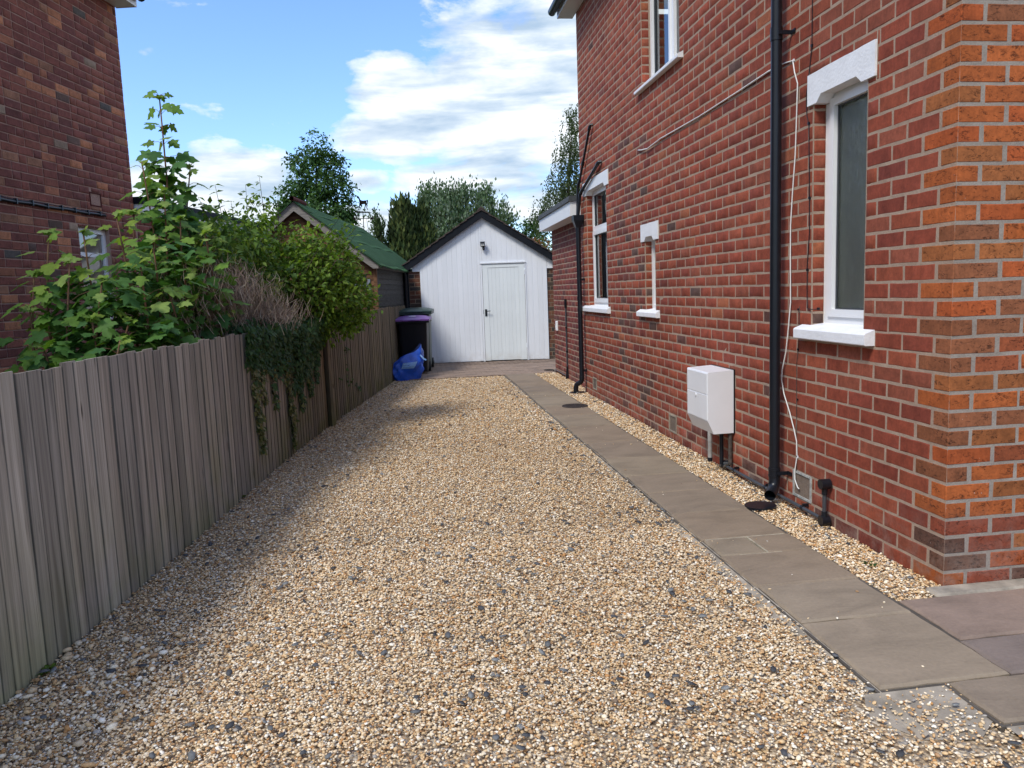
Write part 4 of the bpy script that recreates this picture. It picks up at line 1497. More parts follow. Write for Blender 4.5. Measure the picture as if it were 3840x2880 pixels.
# bargeboards, tiles, gutter
for sgn, nm in ((-1, 'bargeboard'), (1, 'bargeboard')):
    P = lambda dx: GX + sgn * dx
    MB().prism([(P(0), 3.19), (P(1.655), 2.118), (P(1.66), 2.02), (P(1.625), 1.976), (P(0), 3.034)], (0, -0.115, 0), (1, 0, 0), (0, 0, 1), (0, 0.026, 0)).build(nm, M['black_paint'], garage)
    rf = MB()
    nrow = 11
    for i in range(nrow):
        a0, a1 = i * 1.70 / nrow, (i + 1) * 1.70 / nrow + 0.03
        zt, zb = 3.215 - a0 * 0.648, 3.215 - a1 * 0.648 + 0.014
        rf.prism([(P(a0), zt), (P(a1), zb), (P(a1), zb - 0.018), (P(a0), zt - 0.03)], (0, -0.135, 0), (1, 0, 0), (0, 0, 1), (0, 5.7, 0))
    rf.build('roof', M['tile'], garage)
    MB().tube([(P(1.70), -0.10, 2.07), (P(1.70), 5.5, 2.06)], 0.045, 10).build('gutter', M['black'], garage, 'auto')
rt_ = MB()
for i in range(14):
    y0 = -0.14 + i * 0.40
    rt_.prism([(GX - 0.105, 3.165 - 0.006), (GX - 0.05, 3.225), (GX, 3.268), (GX + 0.05, 3.225), (GX + 0.105, 3.165 - 0.006), (GX, 3.22)], (0, y0, 0), (1, 0, 0), (0, 0, 1), (0, 0.395, 0))
rt_.build('ridge_tiles', M['tile'], garage)
MB().tube([(-0.466, -0.03, -0.02), (-0.466, -0.03, 1.86), (-0.478, -0.05, 1.93), (-0.497, -0.05, 2.04)], 0.036, 12).build('downpipe', M['black'], garage, 'auto')
MB().box(-0.50, -0.404, -0.006, 0.0, -0.02, 1.95).build('edge_board', M['black_paint'], garage)
sl = thing('security_light', 'small black security floodlight on the white gable above the garage door', 'light', G0 + GU * 1.205 + np.array([0, 0, 2.48]), grz)
MB().bbox(-0.047, 0.047, -0.135, -0.085, -0.045, 0.045, 0.006).build('housing', M['black'], sl)
MB().box(-0.036, 0.036, -0.1375, -0.1355, -0.030, 0.020).build('lens', M['lens'], sl)
MB().add([(-0.05, -0.14, 0.05), (0.05, -0.14, 0.05), (0.05, -0.085, 0.062), (-0.05, -0.085, 0.062), (-0.05, -0.165, 0.03), (0.05, -0.165, 0.03)], [(0, 1, 2, 3), (4, 5, 1, 0)]).build('visor', M['black'], sl)
MB().tube([(0, -0.085, 0.0), (0, -0.036, 0.0)], 0.018, 10).bbox(-0.03, 0.03, -0.06, -0.034, -0.04, 0.04, 0.003).build('bracket', M['black'], sl)
MB().tube([(0.012, -0.075, -0.05), (0.016, -0.085, -0.10)], [0.022, 0.027], 12).tube([(0.016, -0.085, -0.10), (0.017, -0.09, -0.122)], [0.027, 0.012], 12).build('sensor', M['black'], sl, 'auto')

# ------------------------------------------------------------------ shed with the green felt roof
S0 = np.array([-0.52, 13.5, 0])
srz = R(-7.9)
shed = thing('shed', 'timber shed with green felt roof and grey bargeboards behind the bushes', 'shed', S0, srz)
SXA, SLEN = -1.30, 5.7
MB().box(-2.62, -0.03, 0.03, SLEN - 0.05, -0.1, 2.0).prism([(-2.62, 2.0), (-0.03, 2.0), (SXA, 3.02)], (0, 0.03, 0), (1, 0, 0), (0, 0, 1), (0, SLEN - 0.08, 0)).build('frame', M['shed_side'], shed)
z = 0.02
while z < 2.02:
    mb = MB().add([(-0.028, 0.06, z), (0.0, 0.06, z), (-0.014, 0.06, z + 0.112), (-0.028, 0.06, z + 0.112), (-0.028, SLEN - 0.1, z), (0.0, SLEN - 0.1, z), (-0.014, SLEN - 0.1, z + 0.112), (-0.028, SLEN - 0.1, z + 0.112)],
                  [(0, 1, 2, 3), (7, 6, 5, 4), (1, 5, 6, 2), (0, 4, 5, 1), (3, 2, 6, 7)])
    mb.build('board', M['shed_side'], shed)
    z += 0.098 + rng.uniform(-0.003, 0.003)
z = 0.02
while z < 3.0:
    half = 1.31 if z < 1.98 else max(0.0, 1.31 - (z + 0.05 - 1.98) / 0.79)
    if half > 0.06:
        for a, b in ((SXA - half, SXA + half),) if z > 1.80 else ((SXA - half, -0.92), (-0.165, SXA + half - 0.02)):
            mb = MB().add([(a, 0.03, z), (a, 0.0, z), (a, 0.013, z + 0.108), (a, 0.03, z + 0.108), (b, 0.03, z), (b, 0.0, z), (b, 0.013, z + 0.108), (b, 0.03, z + 0.108)],
                          [(3, 2, 1, 0), (4, 5, 6, 7), (2, 6, 5, 1), (1, 5, 4, 0), (3, 7, 6, 2)])
            mb.build('board', M['shed_front'], shed)
    z += 0.097
MB().box(-0.045, 0.012, -0.012, 0.05, 0.0, 2.0).build('corner_post', M['shed_front'], shed)
dr = MB().box(-0.905, -0.18, 0.0, 0.028, 0.06, 1.78).build('door', M['shed_door'], shed)
x = -0.905
while x < -0.19:
    MB().bbox(x + 0.002, min(x + 0.098, -0.182), -0.016, -0.001, 0.06, 1.78, 0.003).build('board', M['shed_door'], dr)
    x += 0.0985
hg = MB().box(-0.15, -0.105, -0.012, -0.006, 1.60, 1.79).box(-0.44, -0.128, -0.024, -0.018, 1.665, 1.725)
hg.tube([(-0.16, -0.02, 1.66), (-0.16, -0.02, 1.73)], 0.011, 8).box(-0.128, -0.105, -0.024, -0.012, 1.665, 1.725)
hg.build('hinge', M['steel'], dr)
for sgn in (-1, 1):
    P = lambda dx: SXA + sgn * dx
    MB().prism([(P(0), 3.105), (P(1.37), 2.03), (P(1.37), 1.95), (P(1.28), 1.95), (P(0), 2.955)], (0, -0.13, 0), (1, 0, 0), (0, 0, 1), (0, 0.022, 0)).build('bargeboard', M['shed_barge'], shed)
    # felt: a sagging sheet with thickness, laid in three overlapping strips
    for k, (a0, a1, lift) in enumerate(((0.72, 1.425, 0.0), (0.10, 0.82, 0.006), (-0.0, 0.26, 0.014))):
        nx_, ny_ = 8, 26
        V, F = [], []
        rr = random.Random(30 + k + sgn)
        for layer in (0, 1):
            for i in range(nx_ + 1):
                for j in range(ny_ + 1):
                    a = a0 + (a1 - a0) * i / nx_
                    y = -0.165 + (SLEN + 0.23) * j / ny_
                    zz = 3.125 - a * 0.785 + lift + 0.007 * math.sin(j * 0.9 + k) * (0.4 + i / nx_) - 0.012 * math.sin(math.pi * j / ny_)
                    if layer == 0 and k == 0 and i == nx_:
                        zz -= 0.035 + rr.uniform(-0.012, 0.016)
                    if layer == 0 and j == 0:
                        zz -= 0.03
                    V.append((P(a), y, zz - 0.012 * layer))
        W_ = ny_ + 1
        off = (nx_ + 1) * W_
        for i in range(nx_):
            for j in range(ny_):
                q = (i * W_ + j, (i + 1) * W_ + j, (i + 1) * W_ + j + 1, i * W_ + j + 1)
                F.append(q)
                F.append(tuple(off + t for t in reversed(q)))
        for j in range(ny_):
            q = (nx_ * W_ + j, nx_ * W_ + j + 1)
            F.append((q[0], q[1], q[1] + off, q[0] + off))
            F.append((j, j + 1, j + 1 + off, j + off))
        for i in range(nx_):
            F.append((i * W_, (i + 1) * W_, (i + 1) * W_ + off, i * W_ + off))
        mb = MB().add(V, F)
        mb.build('roof_felt', M['felt_green'], shed, True)
MB().box(0.012, 0.034, -0.12, SLEN, 1.955, 2.03).build('eaves_board', M['shed_barge'], shed)
fr = MB()
for i in range(26):
    y = -0.1 + rng.uniform(0, 2.6)
    z = 2.03 + rng.uniform(-0.01, 0.02)
    w_ = rng.uniform(0.03, 0.12)
    fr.add([(0.05, y, z), (0.058, y + w_, z + rng.uniform(-0.01, 0.02)), (0.066, y + w_ * 0.8, z - rng.uniform(0.02, 0.055)), (0.060, y + 0.01, z - rng.uniform(0.015, 0.05))], [(0, 1, 2, 3)])
o = fr.build('torn_felt', M['felt_grey'], shed)
o['kind'] = 'stuff'
MB().tube([(SXA - 0.005, -0.20, 3.155), (SXA, 0.6, 3.150)], 0.040, 14, caps=False).tube([(SXA - 0.005, -0.199, 3.155), (SXA, 0.6, 3.150)], 0.031, 14, caps=False).build('ridge_pipe', M['terracotta'], shed, 'auto')

# weathervane
M['iron_dark'] = simple('dark rusted iron', (0.011, 0.007, 0.006), 0.8, 0.15, 0.3, 25)
vy = 5.6
WV = np.array([S0[0] + SXA * math.cos(srz) - vy * math.sin(srz), S0[1] + SXA * math.sin(srz) + vy * math.cos(srz), 3.09])
WV[0] += 0.07
wv = thing('weathervane', 'rusty weathervane with a trotting horse on the green shed ridge', 'weathervane', WV, R(4))
wv.scale = (1.2, 1.2, 1.2)
MB().tube([(0, 0, 0), (0, 0, 0.345)], 0.0075, 6).build('pole', M['iron_dark'], wv)
arm = MB()
for d in ((1, 0), (0, 1)):
    arm.tube([(-0.17 * d[0], -0.17 * d[1], 0.215), (0.17 * d[0], 0.17 * d[1], 0.215)], 0.0065, 6)
arm.box(-0.20, -0.15, -0.004, 0.004, 0.195, 0.24).box(0.15, 0.20, -0.004, 0.004, 0.195, 0.24).box(-0.004, 0.004, -0.20, -0.15, 0.195, 0.24).box(-0.004, 0.004, 0.15, 0.2, 0.195, 0.24)
arm.build('compass_arms', M['iron_dark'], wv)
ar = MB()
ar.prism([(-0.17, 0.345), (-0.13, 0.33), (0.10, 0.325), (0.155, 0.315), (0.165, 0.33), (0.11, 0.345), (-0.09, 0.362), (-0.14, 0.365)], (0, -0.004, 0), (1, 0, 0), (0, 0, 1), (0, 0.008, 0))
ar.prism([(-0.16, 0.288), (-0.06, 0.282), (-0.06, 0.268), (-0.15, 0.27)], (0, -0.004, 0), (1, 0, 0), (0, 0, 1), (0, 0.008, 0))
ar.build('arrow', M['iron_dark'], wv)
hs = MB()
horse = [(-0.100, 0.640), (-0.092, 0.655), (-0.085, 0.668), (-0.079, 0.660), (-0.064, 0.650), (-0.048, 0.618), (-0.036, 0.585), (-0.010, 0.570), (0.030, 0.567), (0.062, 0.574), (0.080, 0.562), (0.084, 0.520), (0.066, 0.498),
         (0.030, 0.500), (-0.005, 0.494), (-0.035, 0.500), (-0.055, 0.518), (-0.062, 0.555), (-0.066, 0.595), (-0.080, 0.612), (-0.095, 0.618), (-0.104, 0.626)]
hs.prism(horse, (0, -0.006, 0), (1, 0, 0), (0, 0, 1), (0, 0.012, 0))
hs.prism([(0.078, 0.565), (0.090, 0.580), (0.108, 0.585), (0.116, 0.560), (0.112, 0.520), (0.104, 0.492), (0.098, 0.515), (0.094, 0.545)], (0, -0.004, 0), (1, 0, 0), (0, 0, 1), (0, 0.008, 0))
for pts in ([(-0.045, 0.515), (-0.060, 0.455), (-0.078, 0.405), (-0.100, 0.372)], [(-0.03, 0.505), (-0.015, 0.455), (-0.045, 0.425), (-0.030, 0.405)], [(0.068, 0.515), (0.052, 0.455), (0.035, 0.410), (0.022, 0.365)], [(0.078, 0.52), (0.090, 0.465), (0.078, 0.435), (0.100, 0.385)]):
    hs.tube([(x, 0.0, z) for x, z in pts], [0.016, 0.010, 0.007, 0.008], 6)
hs.build('horse', M['iron_dark'], wv)

# ------------------------------------------------------------------ wheelie bins and the blue bag
M['bin_black'] = simple('black bin plastic', (0.006, 0.007, 0.012), 0.45, 0.22, 0.15, 6)
M['bin_green'] = simple('dark green bin plastic', (0.022, 0.050, 0.040), 0.42, 0.45, 0.15, 6)
M['bin_purple'] = simple('purple lid plastic', (0.155, 0.060, 0.27), 0.38, 0.45, 0.12, 6)
M['sticker'] = simple('white sticker', (0.66, 0.64, 0.70), 0.5, 0.4, 0.05)


def wheelie(name_label, loc_, rz, body, lid, hgt, sticker):
    t = thing('wheelie_bin', name_label, 'bin', loc_, rz, 'wheelie bins by the fence')
    rings = [(-0.24, 0.27, -0.245, 0.22, 0.05), (-0.245, 0.275, -0.25, 0.225, 0.10), (-0.285, 0.300, -0.275, 0.25, hgt - 0.13), (-0.29, 0.305, -0.29, 0.26, hgt - 0.10)]
    V, F = [], []
    n = 20
    for (y0, y1, x0, x1, z) in [(a, b, c, -c, z) for a, b, c, _, z in rings]:
        for k in range(n):
            th = 2 * math.pi * (k + 0.5) / n
            c_, s_ = math.cos(th), math.sin(th)
            e = 0.22
            V.append(((x0 + x1) / 2 + (x1 - x0) / 2 * math.copysign(abs(c_) ** e, c_), (y0 + y1) / 2 + (y1 - y0) / 2 * math.copysign(abs(s_) ** e, s_), z))
    for i in range(len(rings) - 1):
        for k in range(n):
            F.append((i * n + k, i * n + (k + 1) % n, (i + 1) * n + (k + 1) % n, (i + 1) * n + k))
    F.append(tuple(range(n - 1, -1, -1)))
    MB().add(V, F).build('body', body, t, 'auto')
    MB().bbox(-0.325, 0.325, -0.335, 0.31, hgt - 0.115, hgt - 0.07, 0.01).build('rim', body, t)
    # domed lid with overhanging lip and two raised panels
    nx_, ny_ = 14, 10
    V, F = [], []
    for j in range(ny_ + 1):
        for i in range(nx_ + 1):
            u, v = i / nx_ * 2 - 1, j / ny_ * 2 - 1
            x = u * 0.33
            y = v * 0.335 - 0.01
            z = hgt - 0.045 + 0.065 * (1 - abs(u) ** 3.2) * (1 - abs(v) ** 2.6) + 0.02 * (v + 1) / 2
            if abs(u) < 0.62 and -0.75 < v < 0.55:
                z -= 0.012
            V.append((x, y, z))
    W_ = nx_ + 1
    for j in range(ny_):
        for i in range(nx_):
            F.append((j * W_ + i, j * W_ + i + 1, (j + 1) * W_ + i + 1, (j + 1) * W_ + i))
    rim_ = [i for i in range(W_)] + [j * W_ + nx_ for j in range(1, ny_ + 1)] + [ny_ * W_ + i for i in range(nx_ - 1, -1, -1)] + [j * W_ for j in range(ny_ - 1, 0, -1)]
    b0 = len(V)
    for q in rim_:
        V.append((V[q][0], V[q][1], hgt - 0.073))
    for a in range(len(rim_)):
        b_ = (a + 1) % len(rim_)
        F.append((rim_[a], b0 + a, b0 + b_, rim_[b_]))
    lo = MB().add(V, F).build('lid', lid, t, 'auto')
    MB().bbox(-0.16, 0.16, -0.375, -0.33, hgt - 0.075, hgt - 0.045, 0.008).build('lid_grip', lid, lo)
    if sticker:
        MB().add([(-0.055, -0.24, hgt + 0.010), (0.075, -0.24, hgt + 0.010), (0.075, -0.20, hgt + 0.019), (-0.055, -0.20, hgt + 0.019)], [(0, 1, 2, 3)]).build('sticker', M['sticker'], lo)
    MB().tube([(-0.25, 0.37, hgt - 0.07), (0.25, 0.37, hgt - 0.07)], 0.016, 8).box(-0.26, -0.22, 0.30, 0.38, hgt - 0.10, hgt - 0.05).box(0.22, 0.26, 0.30, 0.38, hgt - 0.10, hgt - 0.05).build('handle', body, t)
    for sx in (-1, 1):
        wh = MB().tube([(sx * 0.225, 0.30, 0.10), (sx * 0.275, 0.30, 0.10)], 0.10, 18).build('wheel', M['black'], t, 'auto')
        MB().tube([(sx * 0.276, 0.30, 0.10), (sx * 0.285, 0.30, 0.10)], 0.035, 12).build('hub', body, wh, 'auto')
    return t


wheelie('black wheelie bin with a purple lid standing in front beside the fence', (0.075, 14.72, 0.0), R(-6), M['bin_black'], M['bin_purple'], 1.075, True)
wheelie('dark green wheelie bin half hidden behind the purple lidded bin', (0.150, 15.46, 0.0), R(-6), M['bin_green'], M['bin_green'], 1.21, False)

M['bag'] = simple('blue woven plastic bag', (0.012, 0.085, 0.52), 0.38, 0.45, 0.25, 9, 0.35, 26)
M['bag_label'] = simple('pale blue label', (0.18, 0.34, 0.62), 0.5, 0.4, 0.15, 40)
M['bag_in'] = simple('dark bag lining', (0.010, 0.02, 0.085), 0.7, 0.2, 0.2)
bag = thing('bag', 'crumpled bright blue plastic bag slumped against the black bin', 'bag', (-0.09, 13.80, -0.02), R(6))
bag.scale = (1.12, 1.0, 1.1)
nt_, nz_ = 40, 20
V, F = [], []
br = random.Random(4)
ph = [br.uniform(0, 6.28) for _ in range(12)]


def bag_pt(i, j, inset=0.0):
    th = 2 * math.pi * i / nt_
    f = j / nz_
    c_, s_ = math.cos(th), math.sin(th)
    e = 0.62
    wx = 0.205 + 0.045 * math.sin(f * 2.6) - 0.075 * max(0, f - 0.62) ** 1.0 * 2.2
    wy = 0.135 + 0.03 * math.sin(f * 2.9) - 0.06 * max(0, f - 0.55) * 2
    x = wx * math.copysign(abs(c_) ** e, c_)
    y = wy * math.copysign(abs(s_) ** e, s_)
    hmax = 0.455 + 0.105 * c_ + 0.02 * math.sin(2 * th + 1)
    z = hmax * f
    cr = 0.016 * math.sin(3 * th + 7 * f + ph[0]) + 0.012 * math.sin(5 * th - 9 * f + ph[1]) + 0.009 * math.sin(9 * th + 13 * f + ph[2]) + 0.006 * math.sin(14 * th - 17 * f + ph[3])
    cr *= 0.4 + 0.9 * math.sin(math.pi * min(1, f * 0.9 + 0.12))
    k = 1 + cr * 4.2 - inset
    return (x * k + 0.075 * f * f, y * k, z)


for j in range(nz_ + 1):
    for i in range(nt_):
        V.append(bag_pt(i, j))
for j in range(nz_):
    for i in range(nt_):
        i2 = (i + 1) % nt_
        F.append((j * nt_ + i, j * nt_ + i2, (j + 1) * nt_ + i2, (j + 1) * nt_ + i))
F.append(tuple(range(nt_ - 1, -1, -1)))
MB().add(V, F).build('sack', M['bag'], bag, 'auto')
V, F = [], []
for j in range(3):
    for i in range(nt_):
        p = bag_pt(i, nz_, 0.02 + 0.12 * j)
        V.append((p[0], p[1], p[2] - 0.045 * j))
for j in range(2):
    for i in range(nt_):
        F.append((j * nt_ + i, j * nt_ + (i + 1) % nt_, (j + 1) * nt_ + (i + 1) % nt_, (j + 1) * nt_ + i))
F.append(tuple(2 * nt_ + i for i in range(nt_)))
MB().add(V, F).build('lining', M['bag_in'], bag, True)
lab = MB()
rows = []
for a in range(4):
    for b in range(4):
        i = 27.6 + b * 1.15 + a * 0.35
        j = 9.2 + a * 1.4 - b * 0.2
        i0 = int(i); j0 = int(j)
        p = np.array(bag_pt(i0, j0)) * (1 - (i - i0)) + np.array(bag_pt(i0 + 1, j0)) * (i - i0)
        q = np.array(bag_pt(i0, j0 + 1)) * (1 - (i - i0)) + np.array(bag_pt(i0 + 1, j0 + 1)) * (i - i0)
        p = p * (1 - (j - j0)) + q * (j - j0)
        rows.append(tuple(p * np.array([1.0, 1.0, 1]) + np.array([0, -0.012, 0.004])))
lab.add(rows, [(a * 4 + b, a * 4 + b + 1, a * 4 + b + 5, a * 4 + b + 4) for a in range(3) for b in range(3)])
lab.build('label', M['bag_label'], bag)
st = MB()
for pts in ([(0.20, -0.10, 0.40), (0.235, -0.13, 0.36), (0.262, -0.15, 0.325), (0.30, -0.15, 0.305)],):
    for p, q in zip(pts[:-1], pts[1:]):
        st.add([(p[0], p[1], p[2]), (q[0], q[1], q[2]), (q[0] + 0.012, q[1] + 0.012, q[2] + 0.022), (p[0] + 0.012, p[1] + 0.012, p[2] + 0.022)], [(0, 1, 2, 3)])
st.build('strap', M['bag_label'], bag)

# ------------------------------------------------------------------ paving
paving = thing('paving_path', None, None, (1.9, 2.5, 0))
paving['kind'] = 'structure'
PX, PY = 1.9, 2.5


def slab(x0, x1, y0, y1, z=0.0, r=None, colr=None, th=0.045):
    r = r or rng
    x0 += 0.004; x1 -= 0.004; y0 += 0.004; y1 -= 0.004
    pts = []
    for (a, b) in (((x0, y0), (x1, y0)), ((x1, y0), (x1, y1)), ((x1, y1), (x0, y1)), ((x0, y1), (x0, y0))):
        n = max(2, int(math.hypot(b[0] - a[0], b[1] - a[1]) / 0.06))
        for i in range(n):
            f = i / n
            j = 0.0035
            pts.append((a[0] + (b[0] - a[0]) * f + r.uniform(-j, j), a[1] + (b[1] - a[1]) * f + r.uniform(-j, j)))
    cx, cy = (x0 + x1) / 2, (y0 + y1) / 2
    n = len(pts)
    ins = [(cx + (px - cx) * (1 - 0.010 / max(0.1, abs(x1 - x0) / 2)), cy + (py - cy) * (1 - 0.010 / max(0.1, abs(y1 - y0) / 2))) for px, py in pts]
    tx, ty = r.uniform(-0.005, 0.005), r.uniform(-0.005, 0.005)
    zf = lambda px, py: z + tx * (px - cx) + ty * (py - cy)
    V = [(a - PX, b - PY, zf(a, b)) for a, b in ins] + [(a - PX, b - PY, zf(a, b) - 0.008 - r.uniform(0, 0.003)) for a, b in pts] + [(a - PX, b - PY, zf(a, b) - th) for a, b in pts]
    F = [tuple(range(n))]
    for i in range(n):
        k = (i + 1) % n
        F.append((i + n, k + n, k, i))
        F.append((i + 2 * n, k + 2 * n, k + n, i + n))
    o = MB().add(V, F).build('paving_slab', M['slab'], paving)
    o.color = colr or rng.choice([(0.232, 0.200, 0.150, 1), (0.212, 0.180, 0.138, 1), (0.245, 0.214, 0.162, 1), (0.202, 0.175, 0.138, 1), (0.226, 0.188, 0.140, 1)])
    return o


ys = [2.478, 3.052, 3.480, 3.927, 4.208, 4.75, 5.288, 5.82, 6.48, 7.20, 8.11, 8.90, 9.62, 10.55, 11.05, 11.9, 12.8, 13.66]
for i, (a, b) in enumerate(zip(ys[:-1], ys[1:])):
    if i == 3:
        slab(1.645, 1.914, a, b)
        slab(1.922, 2.19, a, b)
    else:
        slab(1.640 + rng.uniform(-0.006, 0.006) + 0.003 * i * 0.3, 2.185 + rng.uniform(-0.008, 0.006), a, b, colr=(0.255, 0.218, 0.165, 1) if i < 2 else None)
slab(2.200, 3.02, 2.775, 3.185, 0.0, colr=(0.235, 0.185, 0.152, 1))
slab(2.185, 2.86, 2.482, 2.768, 0.0, colr=(0.19, 0.162, 0.145, 1))
slab(1.910, 2.42, 2.195, 2.474, 0.0, colr=(0.230, 0.196, 0.152, 1))
slab(3.03, 3.7, 2.60, 3.185)
slab(3.71, 4.4, 2.60, 3.185)
slab(2.87, 3.5, 2.20, 2.592)
slab(2.43, 2.862, 2.195, 2.474)
slab(3.51, 4.3, 2.20, 2.592)
mb = MB().box(1.63, 2.20, 2.47, 13.67, -0.04, -0.0135).box(1.9, 4.4, 2.19, 3.195, -0.04, -0.014)
M['joint'] = simple('dark joints', (0.11, 0.095, 0.08), 0.95, 0.1, 0.35, 5, 0.4)
M['pointing'] = simple('pale pointing', (0.42, 0.37, 0.28), 0.95, 0.1, 0.35, 15, 0.5)
MB().box(1.9125, 1.9225, 3.93, 4.205, -0.03, -0.001).box(1.66, 1.915, 4.2015, 4.2125, -0.03, -0.0025).box(1.9155, 2.15, 4.2015, 4.2125, -0.03, -0.0015).box(1.75, 2.0, 3.9225, 3.931, -0.03, -0.004).build('pointing', M['pointing'])['kind'] = 'structure'
mb.build('path_bed', M['joint'])['kind'] = 'structure'
# rough concrete haunch along the path and the strip at the foot of the front wall
hv = MB()
hr = random.Random(9)
y = 2.2
prev = None
while y < 13.6:
    wdt = 0.028 + 0.05 * max(0, math.sin(y * 2.3) * 0.6 + hr.uniform(-0.5, 0.5)) + (0.05 if 3.3 < y < 4.6 else 0)
    cur = (y, 1.640 - wdt)
    if prev:
        hv.add([(1.645, prev[0], -0.012), (1.645, cur[0], -0.012), (cur[1], cur[0], -0.034), (prev[1], prev[0], -0.034)], [(0, 1, 2, 3)])
    prev = cur
    y += 0.07
hv.add([(1.58, 2.47, -0.016), (1.912, 2.47, -0.014), (1.912, 2.24, -0.018), (1.80, 2.16, -0.030), (1.62, 2.20, -0.033), (1.52, 2.36, -0.033)], [(0, 1, 2, 3, 4, 5)])
hv.add([(1.915, 2.19, -0.016), (2.15, 2.19, -0.016), (2.1, 2.08, -0.032), (1.95, 2.06, -0.033)], [(0, 1, 2, 3)])
hv.build('haunch', M['concrete'])['kind'] = 'structure'
hv = MB()
hv.bbox(2.40, 4.4, 3.19, 3.288, -0.04, 0.004, 0.012, 0.004)
hv.build('mortar_strip', M['concrete'])['kind'] = 'structure'
# block pavers before the garage
pav = thing('paver_apron', None, None, (0, 13.66, 0))
pav['kind'] = 'structure'
MB().add([(-0.42, 13.665, -0.012), (3.4, 13.665, -0.012), (3.4, 17.0, -0.012), (0.05, 17.0, -0.012)], [(0, 1, 2, 3)]).build('bed', simple('sand joints', (0.075, 0.062, 0.05), 0.95, 0.1, 0.3, 20), pav, loc=(0, -13.66, 0))
ptm = []
for i in range(5):
    me = MB().bbox(-0.0985, 0.0985, -0.0485, 0.0485, -0.05, 0.0, 0.005, 0.001).build('tmp', M['slab'])
    ptm.append(me.data)
    bpy.data.objects.remove(me)
cells = []
row = 0
y = 13.72
while y < 16.75:
    x = -0.52 + (0.1 if row % 2 else 0.0)
    while x < 3.3:
        inx = x > -0.34 + (y - 13.66) * 0.10 + 0.1 and y < 16.64 - (x - 0.436) * 0.134 - 0.06
        if inx and not (x > 2.55 and y < 14.0):
            cells.append((x, y))
        x += 0.2005
    y += 0.1004
    row += 1
vis = [c for c in cells if c[0] > 0.25]
for i, (x, y) in enumerate(vis[:290]):
    o = bpy.data.objects.new('paver', ptm[i % 5])
    o.location = (x, y - 13.66, rng.uniform(-0.002, 0.0015))
    k = rng.uniform(0.82, 1.15)
    o.color = (0.235 * k, 0.185 * k, 0.148 * k, 1)
    link(o, pav)
rest_ = vis[290:] + [c for c in cells if c[0] <= 0.25]
if rest_:
    me = ptm[0]
    tv = np.array([v.co[:] for v in me.vertices])
    tri = []
    for p in me.polygons:
        q = list(p.vertices)
        for t in range(1, len(q) - 1):
            tri.append((q[0], q[t], q[t + 1]))
    L_ = np.array([(x, y - 13.66, nrng.uniform(-0.002, 0.0015)) for x, y in rest_])
    K_ = nrng.uniform(0.82, 1.15, len(L_))
    C_ = np.stack([0.235 * K_, 0.185 * K_, 0.148 * K_, np.ones_like(K_)], 1)
    V, F, C = scatter(tv, np.array(tri), L_, np.tile(np.eye(3), (len(L_), 1, 1)), C_)
    np_mesh('pavers', V, F, C, M['slab_a'], pav)['kind'] = 'stuff'


def manhole(loc_, rx, ry, lab_):
    t = thing('manhole_cover', lab_, 'drain cover', loc_, 0)
    MB().disc((0, 0), rx, ry, -0.03, 0.004, 36).build('plate', M['iron'], t, 'auto')
    rg = MB()
    n = 40
    V = []
    for z in (-0.03, 0.006):
        for k in range(n):
            a = 2 * math.pi * k / n
            V += [(rx * 1.03 * math.cos(a), ry * 1.03 * math.sin(a), z), (rx * 1.12 * math.cos(a), ry * 1.12 * math.sin(a), z)]
    F = []
    for k in range(n):
        k2 = (k + 1) % n
        b = 2 * n
        F += [(b + 2 * k, b + 2 * k + 1, b + 2 * k2 + 1, b + 2 * k2), (2 * k + 1, 2 * k2 + 1, b + 2 * k2 + 1, b + 2 * k + 1), (2 * k2, 2 * k, b + 2 * k, b + 2 * k2)]
    rg.add(V, F)
    rg.build('ring', M['iron'], t)
    st_ = MB()
    for i in range(-5, 6):
        for j in range(-5, 6):
            x, y = i * rx / 5.6, j * ry / 5.6
            if (x / rx) ** 2 + (y / ry) ** 2 < 0.82 and (i + j) % 2 == 0:
                st_.box(x - rx * 0.06, x + rx * 0.06, y - ry * 0.06, y + ry * 0.06, 0.0, 0.0075)
    o_ = st_.build('tread', M['iron'], t)
    o_['kind'] = 'stuff'


manhole((2.045, 9.555, 0.001), 0.148, 0.155, 'round rusty manhole cover set in the slab path')
manhole((2.53, 14.03, 0.001), 0.085, 0.12, 'small dark manhole cover at the foot of the extension corner')

# ------------------------------------------------------------------ fence
fence = thing('fence', 'weathered grey close boarded timber fence along the left of the drive', 'fence', (-1.5, 4.5, 0))
FO = np.array([-1.5, 4.5, 0])
fv = [np.array([a, b, 0.0]) for a, b in FENCE]
segl = [np.linalg.norm(b - a) for a, b in zip(fv[:-1], fv[1:])]
cum = np.concatenate([[0], np.cumsum(segl)])


def fence_at(s):
    i = min(len(segl) - 1, max(0, int(np.searchsorted(cum, s, side='right') - 1)))
    d = (fv[i + 1] - fv[i]) / segl[i]
    return fv[i] + d * (s - cum[i]), d


